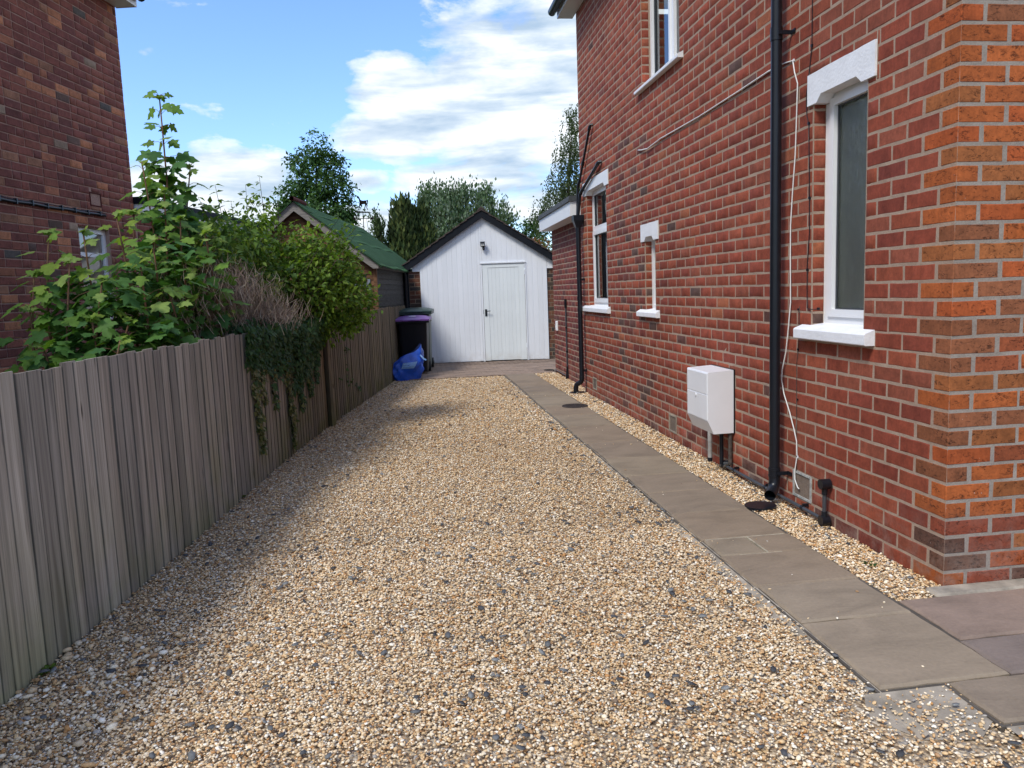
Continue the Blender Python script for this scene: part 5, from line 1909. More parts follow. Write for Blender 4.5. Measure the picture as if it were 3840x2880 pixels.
btm = []
for k in range(12):
    r = random.Random(200 + k)
    nz_ = 9
    V = []
    bow = r.uniform(-0.004, 0.004)
    tw = r.uniform(-0.002, 0.002)
    for i in range(nz_ + 1):
        f = i / nz_
        z = f * 1.0
        off = bow * math.sin(math.pi * f) + tw * f
        e0, e1 = r.uniform(-0.0012, 0.0012), r.uniform(-0.0012, 0.0012)
        V += [(0.0 + e0, 0.0 + off, z), (0.0 + e0, 0.0125 + off, z), (0.004 + e0, 0.0135 + off, z), (0.122 + e1, 0.0075 + off, z), (0.124 + e1, 0.0 + off, z)]
    F = []
    for i in range(nz_):
        for q in range(5):
            q2 = (q + 1) % 5
            F.append((i * 5 + q, i * 5 + q2, (i + 1) * 5 + q2, (i + 1) * 5 + q))
    F.append((0, 1, 2, 3, 4))
    F.append(tuple(nz_ * 5 + q for q in (4, 3, 2, 1, 0)))
    me = bpy.data.meshes.new('fence_board')
    me.from_pydata(V, [], F)
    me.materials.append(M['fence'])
    btm.append(me)
s = 0.0
post_gap = None
while s < cum[-1] - 0.05:
    p, d = fence_at(s)
    y = p[1]
    if 9.20 < y < 9.27:
        s += 0.05
        continue
    h = 1.238 if y < 9.4 else (1.222 + (y - 9.4) * 0.0172 if y < 13.4 else 1.291 - (y - 13.4) * 0.009)
    h += rng.uniform(-0.011, 0.011)
    n = np.array([d[1], -d[0], 0])
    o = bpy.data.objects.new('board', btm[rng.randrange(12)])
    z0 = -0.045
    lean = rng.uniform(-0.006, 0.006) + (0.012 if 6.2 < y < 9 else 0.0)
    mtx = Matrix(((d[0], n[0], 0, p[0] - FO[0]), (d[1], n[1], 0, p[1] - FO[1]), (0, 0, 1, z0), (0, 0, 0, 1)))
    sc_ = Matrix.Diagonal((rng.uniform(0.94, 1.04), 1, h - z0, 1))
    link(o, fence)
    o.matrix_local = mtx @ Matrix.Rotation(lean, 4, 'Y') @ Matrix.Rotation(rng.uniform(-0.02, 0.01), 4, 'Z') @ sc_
    s += rng.choice((0.112, 0.108, 0.115, 0.098, 0.078)) + rng.uniform(-0.004, 0.004)
for s in np.arange(0.3, cum[-1], 2.1):
    p, d = fence_at(s)
    n = np.array([d[1], -d[0], 0])
    c = p - n * 0.09 - FO
    MB().box(-0.045, 0.045, -0.045, 0.045, -0.1, 1.20).build('post', M['fence'], fence, loc=c).rotation_euler = (0, 0, math.atan2(d[1], d[0]))
for a, b in zip(fv[:-1], fv[1:]):
    d = (b - a) / np.linalg.norm(b - a)
    n = np.array([d[1], -d[0], 0])
    for z in (0.28, 0.98):
        q0, q1 = a - n * 0.03 - FO, b - n * 0.03 - FO
        MB().tube([q0 + np.array([0, 0, z]), q1 + np.array([0, 0, z])], 0.035, 4).build('rail', M['fence'], fence)
p, d = fence_at(float(np.interp(9.235, [q[1] for q in fv], cum)))
po = MB()
po.tube([(0, 0, -0.08), (-0.005, -0.005, 0.4), (-0.025, -0.02, 0.85), (-0.045, -0.04, 1.16)], [0.05, 0.047, 0.043, 0.038], 8)
po.build('post', M['fence'], fence, 'auto', loc=(p[0] + 0.055 - FO[0], p[1] + 0.02 - FO[1], 0))

# ------------------------------------------------------------------ plants
def cols_from(pal, k, jit=0.14, r=None):
    r = r or nrng
    pal = np.array(pal, float)
    c = pal[r.integers(0, len(pal), k)] * (1 + r.uniform(-jit, jit, (k, 1)))
    return np.concatenate([c, np.ones((k, 1))], 1)


half = [(0.13, -0.075), (0.33, -0.035), (0.285, 0.075), (0.30, 0.17), (0.43, 0.25), (0.53, 0.43), (0.41, 0.425), (0.30, 0.47), (0.195, 0.50), (0.235, 0.62), (0.225, 0.73), (0.125, 0.80)]
outl = half + [(0.0, 1.0)] + [(-a, b) for a, b in half[::-1]]


def syc_template(seed):
    r = random.Random(seed)
    fold, droop = r.uniform(0.10, 0.34), r.uniform(0.05, 0.35)
    V = [(0, 0.33, 0.0), (0, 0, 0)]
    for x, y in outl:
        x2 = x * r.uniform(0.9, 1.08)
        y2 = y * r.uniform(0.94, 1.05)
        z = -fold * abs(x2) + 0.22 * fold * (abs(x2) > 0.35) - droop * max(0, y2 - 0.3) ** 1.5 + r.uniform(-0.02, 0.02)
        V.append((x2, y2, z))
    n = len(outl)
    F = [(0, 1, 2)] + [(0, i + 2, i + 3) for i in range(n - 1)] + [(0, n + 1, 1)]
    return np.array(V), np.array(F)


SYC = [syc_template(i) for i in range(6)]
OVATE = (np.array([(0, 0, 0), (-0.27, 0.40, 0.07), (0.27, 0.40, 0.07), (0, 0.5, -0.02), (0, 1.0, -0.14)]), np.array([(0, 2, 3), (0, 3, 1), (1, 3, 4), (3, 2, 4)]))
IVY = (np.array([(0, 0, 0), (0.42, 0.05, -0.05), (0.34, 0.42, -0.02), (0.0, 1.0, -0.10), (-0.34, 0.42, -0.02), (-0.42, 0.05, -0.05), (0, 0.35, 0.05)]),
       np.array([(6, 0, 1), (6, 1, 2), (6, 2, 3), (6, 3, 4), (6, 4, 5), (6, 5, 0)]))
BLADE = (np.array([(-0.5, 0, 0), (0.5, 0, 0), (0.42, 0.9, 0.12), (-0.42, 0.9, 0.12)]), np.array([(0, 1, 2), (0, 2, 3)]))
LANCE = (np.array([(0, 0, 0), (0.18, 0.4, 0.05), (0, 1, 0), (-0.18, 0.4, 0.05)]), np.array([(0, 1, 2), (0, 2, 3)]))


def leaf_mats(dirs, nrm, size):
    """local y = dirs, z close to nrm"""
    y = dirs / (np.linalg.norm(dirs, axis=1)[:, None] + 1e-9)
    x = np.cross(y, nrm)
    x /= np.linalg.norm(x, axis=1)[:, None] + 1e-9
    z = np.cross(x, y)
    return np.stack([x, y, z], axis=2) * size[:, None, None]


# --- sycamore saplings: every large leaf in front its own object
syc = thing('sycamore_shrub', 'young sycamore saplings with big lobed leaves behind the near fence boards', 'shrub', (-2.1, 5.7, 0))
SO = np.array([-2.1, 5.7, 0])
tips = [(-1.90, 6.75, 3.15, 1), (-1.97, 6.39, 2.58, 0), (-1.71, 6.76, 2.60, 0), (-1.94, 6.02, 2.17, 0), (-1.67, 6.19, 2.13, 0), (-1.52, 6.26, 2.03, 0), (-2.07, 5.41, 1.98, 0), (-1.96, 5.71, 2.12, 0), (-2.29, 5.44, 1.99, 0),
        (-2.35, 5.31, 1.72, 0), (-2.39, 5.29, 1.50, 0), (-2.28, 5.14, 1.28, 0), (-2.12, 5.29, 1.80, 0), (-1.92, 5.25, 1.67, 0), (-1.75, 5.45, 1.79, 0), (-1.64, 5.61, 1.61, 0), (-1.96, 5.12, 1.42, 0), (-1.76, 5.19, 1.40, 0),
        (-1.75, 4.97, 1.29, 0), (-1.62, 6.04, 1.82, 0), (-1.72, 5.66, 1.93, 0), (-1.55, 6.35, 1.85, 0), (-1.80, 6.30, 2.35, 0), (-1.58, 6.55, 2.10, 0)]
lpos, ldir, lnrm, lsz, lcol = [], [], [], [], []
stems = MB()
pet = MB()
r = random.Random(21)
YOUNG = [(0.205, 0.290, 0.045), (0.155, 0.255, 0.042), (0.230, 0.320, 0.080)]
MID = [(0.115, 0.225, 0.040), (0.140, 0.250, 0.044), (0.098, 0.200, 0.042)]
OLD = [(0.075, 0.170, 0.042), (0.062, 0.148, 0.044), (0.090, 0.190, 0.044)]
for (tx, ty, tz, lead) in tips:
    bx, by = tx - r.uniform(0.0, 0.3) + (0.12 if tx < -2.2 else 0), ty + r.uniform(0.0, 0.35)
    base = np.array([bx, by, 0.25])
    tip = np.array([tx, ty, tz])
    if lead:
        base = np.array([-1.98, 6.70, 0.6])
    for _ in range(5):
        a = r.uniform(0, 6.28)
        lpos.append(tip + np.array([0, 0, r.uniform(-0.02, 0.01)])); ldir.append(np.array([math.cos(a), math.sin(a), r.uniform(-0.2, 0.9)])); lnrm.append(np.array([r.uniform(-0.4, 0.2), -0.7, 0.8])); lsz.append(r.uniform(0.05, 0.085))
        lcol.append((*r.choice(YOUNG), 1))
    pts = []
    bend = np.array([r.uniform(-0.1, 0.1), r.uniform(-0.1, 0.1), 0])
    for k in range(9):
        f = k / 8
        pts.append(base * (1 - f) + tip * f + bend * math.sin(math.pi * f))
    Ls = np.linalg.norm(tip - base)
    stems.tube([p - SO for p in pts], [0.011 * (1 - 0.7 * k / 8) + 0.002 for k in range(9)], 6)
    step = 0.125 if lead else 0.098
    s = Ls * (0.42 if lead else 0.30)
    node = r.randrange(2)
    while s < Ls + 0.01:
        f = min(1.0, s / Ls)
        q = f * 8
        i = min(7, int(q))
        p = pts[i] * (1 - (q - i)) + pts[i + 1] * (q - i)
        for sd in ((-1, 1, -1.01, 1.01) if lead else (-1, 1)):
            a = (0.9 if abs(sd) > 1 else 0.0) + node * math.pi / 2 + 0.5 + r.uniform(-0.4, 0.4)
            h = np.array([math.cos(a) * sd, math.sin(a) * sd, 0])
            fromtip = Ls - s
            sz = (0.062 + 0.30 * min(fromtip, 0.30)) * r.uniform(0.85, 1.12)
            sz = min(sz, 0.15)
            if lead:
                sz = r.uniform(0.11, 0.17) if fromtip > 0.45 else r.uniform(0.085, 0.125)
            if fromtip < 0.03:
                sz *= 0.8
            pl = sz * r.uniform(0.55, 0.9)
            e = p + h * pl + np.array([0, 0, pl * r.uniform(0.25, 0.7)])
            pet.tube([p - SO, (p + e) / 2 + np.array([0, 0, 0.012]) - SO, e - SO], 0.0018, 4, caps=False)
            d = h * 1.0 + np.array([r.uniform(-0.3, 0.3), r.uniform(-0.3, 0.3), r.uniform(-0.75, -0.05)])
            n = np.array([r.uniform(-0.35, 0.35) - 0.15, r.uniform(-0.45, 0.25) - (0.95 if lead else 0.40), 1.0 if not lead else 0.75])
            lpos.append(e); ldir.append(d); lnrm.append(n); lsz.append(sz)
            if fromtip < 0.20 and tz > 1.45:
                c = r.choice(YOUNG if not lead else MID)
            elif fromtip < 0.42 and tz > 1.5:
                c = r.choice(MID if r.random() < 0.7 else YOUNG)
            else:
                c = r.choice(OLD if r.random() < 0.72 else MID)
            k = r.uniform(0.85, 1.15)
            lcol.append((c[0] * k, c[1] * k, c[2] * k, 1))
        node += 1
        s += step * r.uniform(0.85, 1.2)
for (cx, cy, cz, rx, ry, rz_, cnt) in [(-2.12, 5.42, 1.45, 0.26, 0.32, 0.30, 120), (-1.84, 5.50, 1.50, 0.20, 0.35, 0.34, 120), (-1.70, 6.05, 1.62, 0.24, 0.35, 0.36, 130), (-1.98, 5.10, 1.20, 0.30, 0.22, 0.18, 70), (-1.62, 5.45, 1.28, 0.14, 0.3, 0.15, 60),
                                      (-1.80, 6.5, 2.0, 0.22, 0.3, 0.35, 90), (-1.9, 6.68, 2.42, 0.17, 0.17, 0.26, 60)]:
    for _ in range(cnt):
        v = np.array([r.gauss(0, 1), r.gauss(0, 1), r.gauss(0, 1)])
        v = v / np.linalg.norm(v) * r.random() ** 0.4
        e = np.array([cx + v[0] * rx, cy + v[1] * ry, cz + v[2] * rz_])
        a = r.uniform(0, 6.28)
        lpos.append(e); ldir.append(np.array([math.cos(a), math.sin(a), r.uniform(-0.9, 0.0)])); lnrm.append(np.array([r.uniform(-0.5, 0.3), r.uniform(-0.6, 0.3), 1.0]))
        lsz.append(r.uniform(0.075, 0.135))
        c = r.choice(OLD if r.random() < 0.7 else MID)
        k = r.uniform(0.8, 1.15)
        lcol.append((c[0] * k, c[1] * k, c[2] * k, 1))
lpos, ldir, lnrm, lsz, lcol = np.array(lpos), np.array(ldir), np.array(lnrm), np.array(lsz), np.array(lcol)
# keep the leaves on their own side of the fence
fx = np.interp(lpos[:, 1], [q[1] for q in FENCE], [q[0] for q in FENCE])
keep = (lpos[:, 2] > 1.36) | (lpos[:, 0] < fx - 0.13)
lpos, ldir, lnrm, lsz, lcol = lpos[keep], ldir[keep], lnrm[keep], lsz[keep], lcol[keep]
LMt = leaf_mats(ldir, lnrm, lsz)
stems.build('stem', M['stem_red'], syc, True)
pet.build('petiole', M['stem_red'], syc, True)['kind'] = 'stuff'
score = []
for p, sz in zip(lpos, lsz):
    x, y, z = project(p)
    score.append((sz / z) ** 2 * (1.0 if (0 < x < 3840 and 0 < y < 2880) else 0.0) * (1 + 0.8 * (p[2] - 1.2)))
order = np.argsort(-np.array(score))
NLEAF = 292
lm = []
for k, (tv, tf) in enumerate(SYC):
    me = bpy.data.meshes.new('leaf')
    me.from_pydata(tv.tolist(), [], tf.tolist())
    me.polygons.foreach_set('use_smooth', [True] * len(me.polygons))
    me.materials.append(M['leaf_o'])
    lm.append(me)
for i in order[:NLEAF]:
    o = bpy.data.objects.new('leaf', lm[int(i) % 6])
    link(o, syc)
    mt4 = Matrix([[*LMt[i][a], lpos[i][a] - SO[a]] for a in range(3)] + [[0, 0, 0, 1]])
    o.matrix_local = mt4
    o.color = lcol[i]
Vs, Fs, Cs, nb = [], [], [], 0
for k in range(6):
    ids = [i for i in order[NLEAF:] if int(i) % 6 == k]
    V, F, C = scatter(SYC[k][0], SYC[k][1], lpos[ids] - SO, LMt[ids], lcol[ids])
    Vs.append(V); Fs.append(F + nb); Cs.append(C); nb += len(V)
np_mesh('leaves', np.concatenate(Vs), np.concatenate(Fs), np.concatenate(Cs), M['leaf_a'], syc, True)['kind'] = 'stuff'


def in_blobs(blobs, n, shell=0.45, r=None):
    r = r or nrng
    wts = np.array([b[3] * b[4] * b[5] for b in blobs]) ** 0.66
    ch = r.choice(len(blobs), n, p=wts / wts.sum())
    v = r.normal(size=(n, 3))
    v /= np.linalg.norm(v, axis=1)[:, None]
    v *= (r.uniform(shell ** 3, 1, n) ** (1 / 3))[:, None]
    B = np.array(blobs)
    return B[ch, :3] + v * B[ch, 3:6], v


def foliage(name, parent, org, blobs, n, tmpl, size, pal, mt, shell=0.4, upness=0.6, droop=0.4, clump=0, clump_r=0.1, jit=0.15, smooth=False, vertical=False, clumpvar=0.3):
    if clump:
        nc = max(1, n // clump)
        cpos, cv = in_blobs(blobs, nc, shell)
        idx = np.repeat(np.arange(nc), clump)
        k = len(idx)
        pos = cpos[idx] + nrng.normal(size=(k, 3)) * clump_r * np.array([1, 1, 0.8 if not vertical else 1.7])
        out = cv[idx]
        cb = np.repeat(1 + nrng.uniform(-clumpvar, clumpvar, nc), clump)
    else:
        pos, out = in_blobs(blobs, n, shell)
        k = len(pos)
        cb = np.ones(k)
    nrm = out * (1 - upness) + np.array([0, 0, upness]) + nrng.normal(size=(k, 3)) * 0.35
    d = nrng.normal(size=(k, 3)) * 0.6 + out * 0.6
    if vertical:
        d = out * 0.3 + np.array([0, 0, 1.0]) + nrng.normal(size=(k, 3)) * 0.25
        nrm = out + nrng.normal(size=(k, 3)) * 0.4
    else:
        d[:, 2] -= droop
    sz = nrng.uniform(size[0], size[1], k)
    c = cols_from(pal, k, jit)
    c[:, :3] *= cb[:, None]
    V, F, C = scatter(tmpl[0], tmpl[1], pos - org, leaf_mats(d, nrm, sz), c)
    o = np_mesh(name, V, F, C, mt, parent, smooth)
    o['kind'] = 'stuff'
    return o


# --- mid shrub with small pointed leaves
dog = thing('dogwood_shrub', 'bushy yellow green shrub with small pointed leaves in front of the shed', 'shrub', (-1.2, 8.9, 0))
DO = np.array([-1.2, 8.9, 0])
dblobs = [(-1.02, 8.95, 1.22, 0.30, 0.30, 0.22), (-0.72, 9.30, 1.22, 0.22, 0.30, 0.2), (-0.70, 9.15, 1.42, 0.30, 0.36, 0.30), (-1.20, 8.85, 1.62, 0.60, 0.50, 0.50), (-1.52, 8.62, 2.02, 0.30, 0.34, 0.40), (-0.86, 9.20, 1.80, 0.32, 0.36, 0.40), (-0.72, 9.30, 1.50, 0.26, 0.34, 0.40), (-1.70, 8.30, 1.85, 0.26, 0.40, 0.36), (-1.12, 8.9, 2.05, 0.22, 0.3, 0.26), (-1.55, 8.75, 2.42, 0.12, 0.15, 0.22)]
foliage('leaves', dog, DO, dblobs, 9000, OVATE, (0.045, 0.078), [(0.165, 0.255, 0.032), (0.135, 0.225, 0.034), (0.205, 0.295, 0.042), (0.090, 0.160, 0.032), (0.150, 0.220, 0.034)], M['leaf_a'], shell=0.35, upness=0.55, droop=0.45, clump=9, clump_r=0.055, clumpvar=0.28)
st = MB()
sp_p, sp_d = [], []
r = random.Random(5)
dtips = [(-1.83, 8.1, 2.64), (-1.54, 8.9, 2.84), (-1.65, 8.69, 2.72), (-1.77, 8.48, 2.52), (-1.39, 9.03, 2.48), (-1.09, 8.97, 2.28), (-0.93, 9.37, 2.36), (-0.73, 9.3, 2.12), (-0.53, 9.48, 2.04), (-0.52, 9.45, 1.75), (-0.48, 9.41, 1.5), (-0.62, 9.22, 1.30), (-1.33, 8.74, 2.62), (-1.45, 8.9, 2.62), (-1.95, 7.9, 2.5), (-1.2, 8.95, 2.35), (-0.85, 9.35, 2.2)]
for t in dtips + [(-1.2 + r.uniform(-0.78, 0.74), 8.9 + r.uniform(-0.6, 0.6), r.uniform(1.5, 2.35)) for _ in range(70)]:
    t = np.array(t)
    b = np.array([-1.55 + r.uniform(-0.2, 0.2), 8.9 + r.uniform(-0.25, 0.25), 0.5])
    mid = b * 0.5 + t * 0.5 + np.array([r.uniform(-0.08, 0.02), 0, r.uniform(0.30, 0.42)])
    pts = [b * (1 - f) ** 2 + mid * 2 * f * (1 - f) + t * f * f for f in np.linspace(0, 1, 9)]
    st.tube([p - DO for p in pts], [0.009 * (1 - f) + 0.0018 for f in np.linspace(0, 1, 9)], 5)
    for f in np.linspace(0.45, 1.0, 13):
        p = b * (1 - f) ** 2 + mid * 2 * f * (1 - f) + t * f * f
        for sd in (-1, 1):
            a = r.uniform(0, 6.28)
            sp_p.append(p); sp_d.append((math.cos(a), math.sin(a), r.uniform(-0.5, 0.35)))
sp_p, sp_d = np.array(sp_p), np.array(sp_d)
k = len(sp_p)
V, F, C = scatter(*OVATE, sp_p - DO, leaf_mats(sp_d, np.array([0, 0, 1.0]) + nrng.normal(size=(k, 3)) * 0.3, nrng.uniform(0.06, 0.098, k)), cols_from([(0.120, 0.200, 0.036), (0.090, 0.155, 0.036), (0.165, 0.250, 0.040)], k))
np_mesh('shoot_leaves', V, F, C, M['leaf_a'], dog)['kind'] = 'stuff'
st.build('stem', M['bark'], dog, True)

# --- overgrown filler between the two, darker
fil = thing('bramble_bush', 'dark tangled bush filling the gap between the sycamore and the pointed leaf shrub', 'shrub', (-1.8, 7.2, 0))
FO2 = np.array([-1.8, 7.2, 0])
foliage('leaves', fil, FO2, [(-1.66, 6.95, 1.98, 0.22, 0.45, 0.26), (-1.58, 7.9, 2.08, 0.24, 0.35, 0.25), (-1.45, 8.2, 1.72, 0.26, 0.35, 0.30), (-1.85, 7.2, 1.55, 0.30, 0.45, 0.48), (-1.75, 7.75, 1.75, 0.26, 0.42, 0.42), (-2.05, 6.75, 1.5, 0.3, 0.35, 0.5), (-1.65, 6.6, 1.25, 0.2, 0.35, 0.35), (-1.75, 7.6, 2.0, 0.2, 0.3, 0.25)], 4200, OVATE, (0.05, 0.09),
        [(0.075, 0.140, 0.034), (0.115, 0.195, 0.036), (0.056, 0.108, 0.032), (0.145, 0.205, 0.040)], M['leaf_a'], clump=8, clump_r=0.07)
st = MB()
for _ in range(26):
    b = np.array([-1.85 + r.uniform(-0.3, 0.3), 7.1 + r.uniform(-0.5, 0.6), 0.2])
    t = b + np.array([r.uniform(-0.15, 0.25), r.uniform(-0.2, 0.3), r.uniform(1.3, 2.0)])
    st.tube([b - FO2, (b + t) / 2 + np.array([r.uniform(-0.08, 0.08), 0, 0]) - FO2, t - FO2], [0.008, 0.006, 0.002], 5)
st.build('stem', M['bark'], fil, True)

FYs, FXs = [q[1] for q in FENCE], [q[0] for q in FENCE]
# --- dead clipped hedge: a brush of bare brown twigs
dead = thing('dead_hedge', 'dead brown hedge of bare upright twigs spilling towards the fence top', 'hedge', (-1.5, 7.3, 0))
EO = np.array([-1.5, 7.3, 0])
V, F, C = [], [], []
nb = 0
r = random.Random(77)
TW = 4200
for k in range(TW):
    f = r.random()
    cx, cy = -1.80 + 0.68 * f + r.gauss(0, 0.10), 6.15 + 1.45 * f + r.gauss(0, 0.22)
    top = 1.44 + 0.36 * math.sin(math.pi * min(1, f * 1.05 + 0.05)) + r.gauss(0, 0.05)
    ln = r.uniform(0.06, 0.22)
    out = (cx + 1.55) * 0.5
    d = np.array([0.06 + out + r.gauss(0, 0.38), 0.05 + r.gauss(0, 0.38), 1.0])
    d /= np.linalg.norm(d)
    tip = np.array([cx, cy, top - r.random() ** 1.4 * 0.42])
    if r.random() < 0.09:
        d = np.array([0.5 + r.gauss(0, 0.3), r.gauss(0, 0.4), 0.35 + r.gauss(0, 0.3)])
        d /= np.linalg.norm(d)
    fxx = float(np.interp(tip[1], FYs, FXs)) - 0.03
    if tip[2] < 1.34 and tip[0] > fxx:
        tip[0] = fxx - r.random() * 0.15
    b = tip - d * ln
    mid = (tip + b) / 2 + np.array([r.gauss(0, 0.014), r.gauss(0, 0.014), 0])
    s1 = np.cross(d, [0.3, 0.5, 0.8]); s1 /= np.linalg.norm(s1)
    s2 = np.cross(d, s1)
    w_ = r.uniform(0.0014, 0.0032)
    for p, ww in ((b, w_), (mid, w_ * 0.85), (tip, w_ * 0.4)):
        for a in range(3):
            th = a * 2.094
            V.append(p + ww * (math.cos(th) * s1 + math.sin(th) * s2) - EO)
    for i in range(2):
        for a in range(3):
            a2 = (a + 1) % 3
            F.append((nb + i * 3 + a, nb + i * 3 + a2, nb + i * 3 + 3 + a2, nb + i * 3 + 3 + a))
    c = r.choice([(0.42, 0.32, 0.23), (0.50, 0.41, 0.31), (0.31, 0.22, 0.155), (0.38, 0.29, 0.215), (0.20, 0.145, 0.10)])
    C += [(*c, 1)] * 9
    nb += 9
np_mesh('twigs', np.array(V), np.array(F), np.array(C), M['dead'], dead)['kind'] = 'stuff'
foliage('green_leaves', dead, EO, [(-1.62, 6.6, 1.48, 0.24, 0.45, 0.16), (-1.40, 7.4, 1.55, 0.22, 0.5, 0.20)], 420, OVATE, (0.035, 0.065), [(0.11, 0.19, 0.04), (0.075, 0.135, 0.035), (0.17, 0.21, 0.045), (0.22, 0.20, 0.05)], M['leaf_a'], clump=7, clump_r=0.05)
foliage('dry_leaves', dead, EO, [(-1.55, 7.2, 1.35, 0.3, 0.5, 0.25), (-1.85, 6.7, 1.35, 0.2, 0.3, 0.2)], 420, OVATE, (0.025, 0.05), [(0.16, 0.10, 0.05), (0.10, 0.12, 0.03), (0.24, 0.20, 0.06), (0.07, 0.11, 0.03)], M['leaf_a'])

# --- ivy over the fence
ivy = thing('ivy', 'dark green ivy draped over the fence top with long trails down the boards', 'ivy', (-1.2, 7.6, 0))
IO = np.array([-1.2, 7.6, 0])
ip, idr, inr, isz, icl = [], [], [], [], []
r = random.Random(31)
DARKI = [(0.036, 0.080, 0.030), (0.048, 0.100, 0.036), (0.062, 0.118, 0.044), (0.090, 0.145, 0.062)]
OLDI = [(0.175, 0.165, 0.060), (0.125, 0.135, 0.046), (0.085, 0.110, 0.036), (0.24, 0.22, 0.11), (0.060, 0.095, 0.030)]


def ivy_leaf(y, z, off, pal, sz):
    xf = float(np.interp(y, [q[1] for q in FENCE], [q[0] for q in FENCE]))
    ip.append((xf + off, y, z))
    idr.append((r.gauss(0.25, 0.35), r.gauss(-0.15, 0.55), r.gauss(-0.75, 0.35)))
    inr.append((1.0, r.gauss(-0.35, 0.4), r.gauss(0.35, 0.4)))
    isz.append(sz)
    c = r.choice(pal)
    k = r.uniform(0.8, 1.2)
    icl.append((c[0] * k, c[1] * k, c[2] * k, 1))


for _ in range(3600):                      # the mass along the top
    y = r.uniform(6.35, 9.25)
    low = 0.98 - 0.20 * max(0, math.sin((y - 6.5) * 1.5)) - (0.22 if 7.7 < y < 8.9 else 0)
    t_ = r.random()
    z = low + (1.27 - low) * t_ ** 0.8 + r.gauss(0, 0.025)
    bulge = 0.03 + 0.11 * max(0, (z - low) / 0.4) * r.random()
    ivy_leaf(y, z, bulge, DARKI, r.uniform(0.035, 0.062))
for _ in range(700):                       # rolling back over the top
    y = r.uniform(6.4, 9.3)
    ivy_leaf(y, 1.27 + r.gauss(0, 0.035), r.uniform(-0.20, 0.05), DARKI, r.uniform(0.035, 0.06))
for (yc, wd, zb, cnt, pal) in [(6.56, 0.10, 0.22, 420, OLDI), (6.78, 0.07, 0.62, 150, OLDI), (7.12, 0.05, 0.50, 90, OLDI + DARKI), (7.62, 0.10, 0.06, 380, OLDI), (8.02, 0.16, 0.36, 420, DARKI + OLDI), (8.42, 0.16, 0.45, 380, DARKI + OLDI), (8.75, 0.10, 0.55, 160, DARKI), (10.2, 0.03, 0.35, 16, DARKI)]:
    for _ in range(cnt):
        t_ = r.random()
        z = zb + (1.15 - zb) * t_
        w_ = wd * (0.35 + 0.65 * t_) * (1 + 0.3 * math.sin(z * 17 + yc))
        ivy_leaf(yc + r.uniform(-w_, w_) + 0.04 * math.sin(z * 6), z, r.uniform(0.02, 0.05), pal if z < 0.95 else DARKI, r.uniform(0.030, 0.052))
for (yc, z0_, z1_, n_) in [(10.0, 0.86, 0.80, 12), (10.45, 0.38, 0.20, 22), (9.75, 0.5, 0.42, 8)]:
    for i in range(n_):
        f = r.random()
        ivy_leaf(yc + f * 0.5 + r.gauss(0, 0.02), z0_ + (z1_ - z0_) * f + r.gauss(0, 0.02), 0.03, [(0.06, 0.10, 0.03), (0.045, 0.08, 0.025)], r.uniform(0.03, 0.05))
V, F, C = scatter(*IVY, np.array(ip) - IO, leaf_mats(np.array(idr), np.array(inr), np.array(isz)), np.array(icl))
np_mesh('leaves', V, F, C, M['leaf_a'], ivy)['kind'] = 'stuff'
st = MB()
for (yc, zb) in [(6.56, 0.3), (6.8, 0.65), (7.62, 0.1), (8.0, 0.4), (8.4, 0.5), (8.7, 0.6), (7.1, 0.5)]:
    xf = float(np.interp(yc, [q[1] for q in FENCE], [q[0] for q in FENCE]))
    st.tube([(xf + 0.025 + 0.01 * math.sin(i * 1.7) - IO[0], yc + 0.04 * math.sin(i * 0.9) - IO[1], 1.2 + (zb - 1.2) * i / 9) for i in range(10)], 0.0045, 5)
st.build('stem', M['bark'], ivy, True)


# --- trees beyond
def limbs(mb, base, tips, r0, rnd, org):
    b = np.array(base)
    for t in tips:
        t = np.array(t)
        mid = b * 0.45 + t * 0.55
        mid = mid + np.array([0, 0, 0.12 * np.linalg.norm(t - b)]) + rnd.normal(size=3) * 0.04 * np.linalg.norm(t - b)
        pts = [b * (1 - f) ** 2 + mid * 2 * f * (1 - f) + t * f * f - org for f in np.linspace(0, 1, 7)]
        mb.tube(pts, [r0 * (1 - 0.85 * f) for f in np.linspace(0, 1, 7)], 6)


def tree(name, label, base, blobs, n, tmpl, size, pal, trunk_r, mt='leaf_a', depth=None, **kw):
    t = thing(name, label, 'tree', base)
    org = np.array(base)
    bl = [(b[0], b[1], b[2], b[3], (depth or b[3]), b[4]) for b in blobs]
    foliage('crown', t, org, bl, n, tmpl, size, pal, M[mt], **kw)
    mb = MB()
    top = max(b[2] for b in blobs)
    cx, cy = np.mean([b[0] for b in blobs]), np.mean([b[1] for b in blobs])
    hub = np.array([base[0] * 0.6 + cx * 0.4, base[1], base[2] + (top - base[2]) * 0.38])
    mb.tube([(0, 0, 0), tuple((hub - org) * 0.5 + np.array([0.03, 0, 0])), tuple(hub - org)], [trunk_r, trunk_r * 0.8, trunk_r * 0.62], 9)
    limbs(mb, hub, [(b[0], b[1], b[2]) for b in blobs], trunk_r * 0.5, nrng, org)
    mb.build('trunk', M['bark'], t, True)
    return t


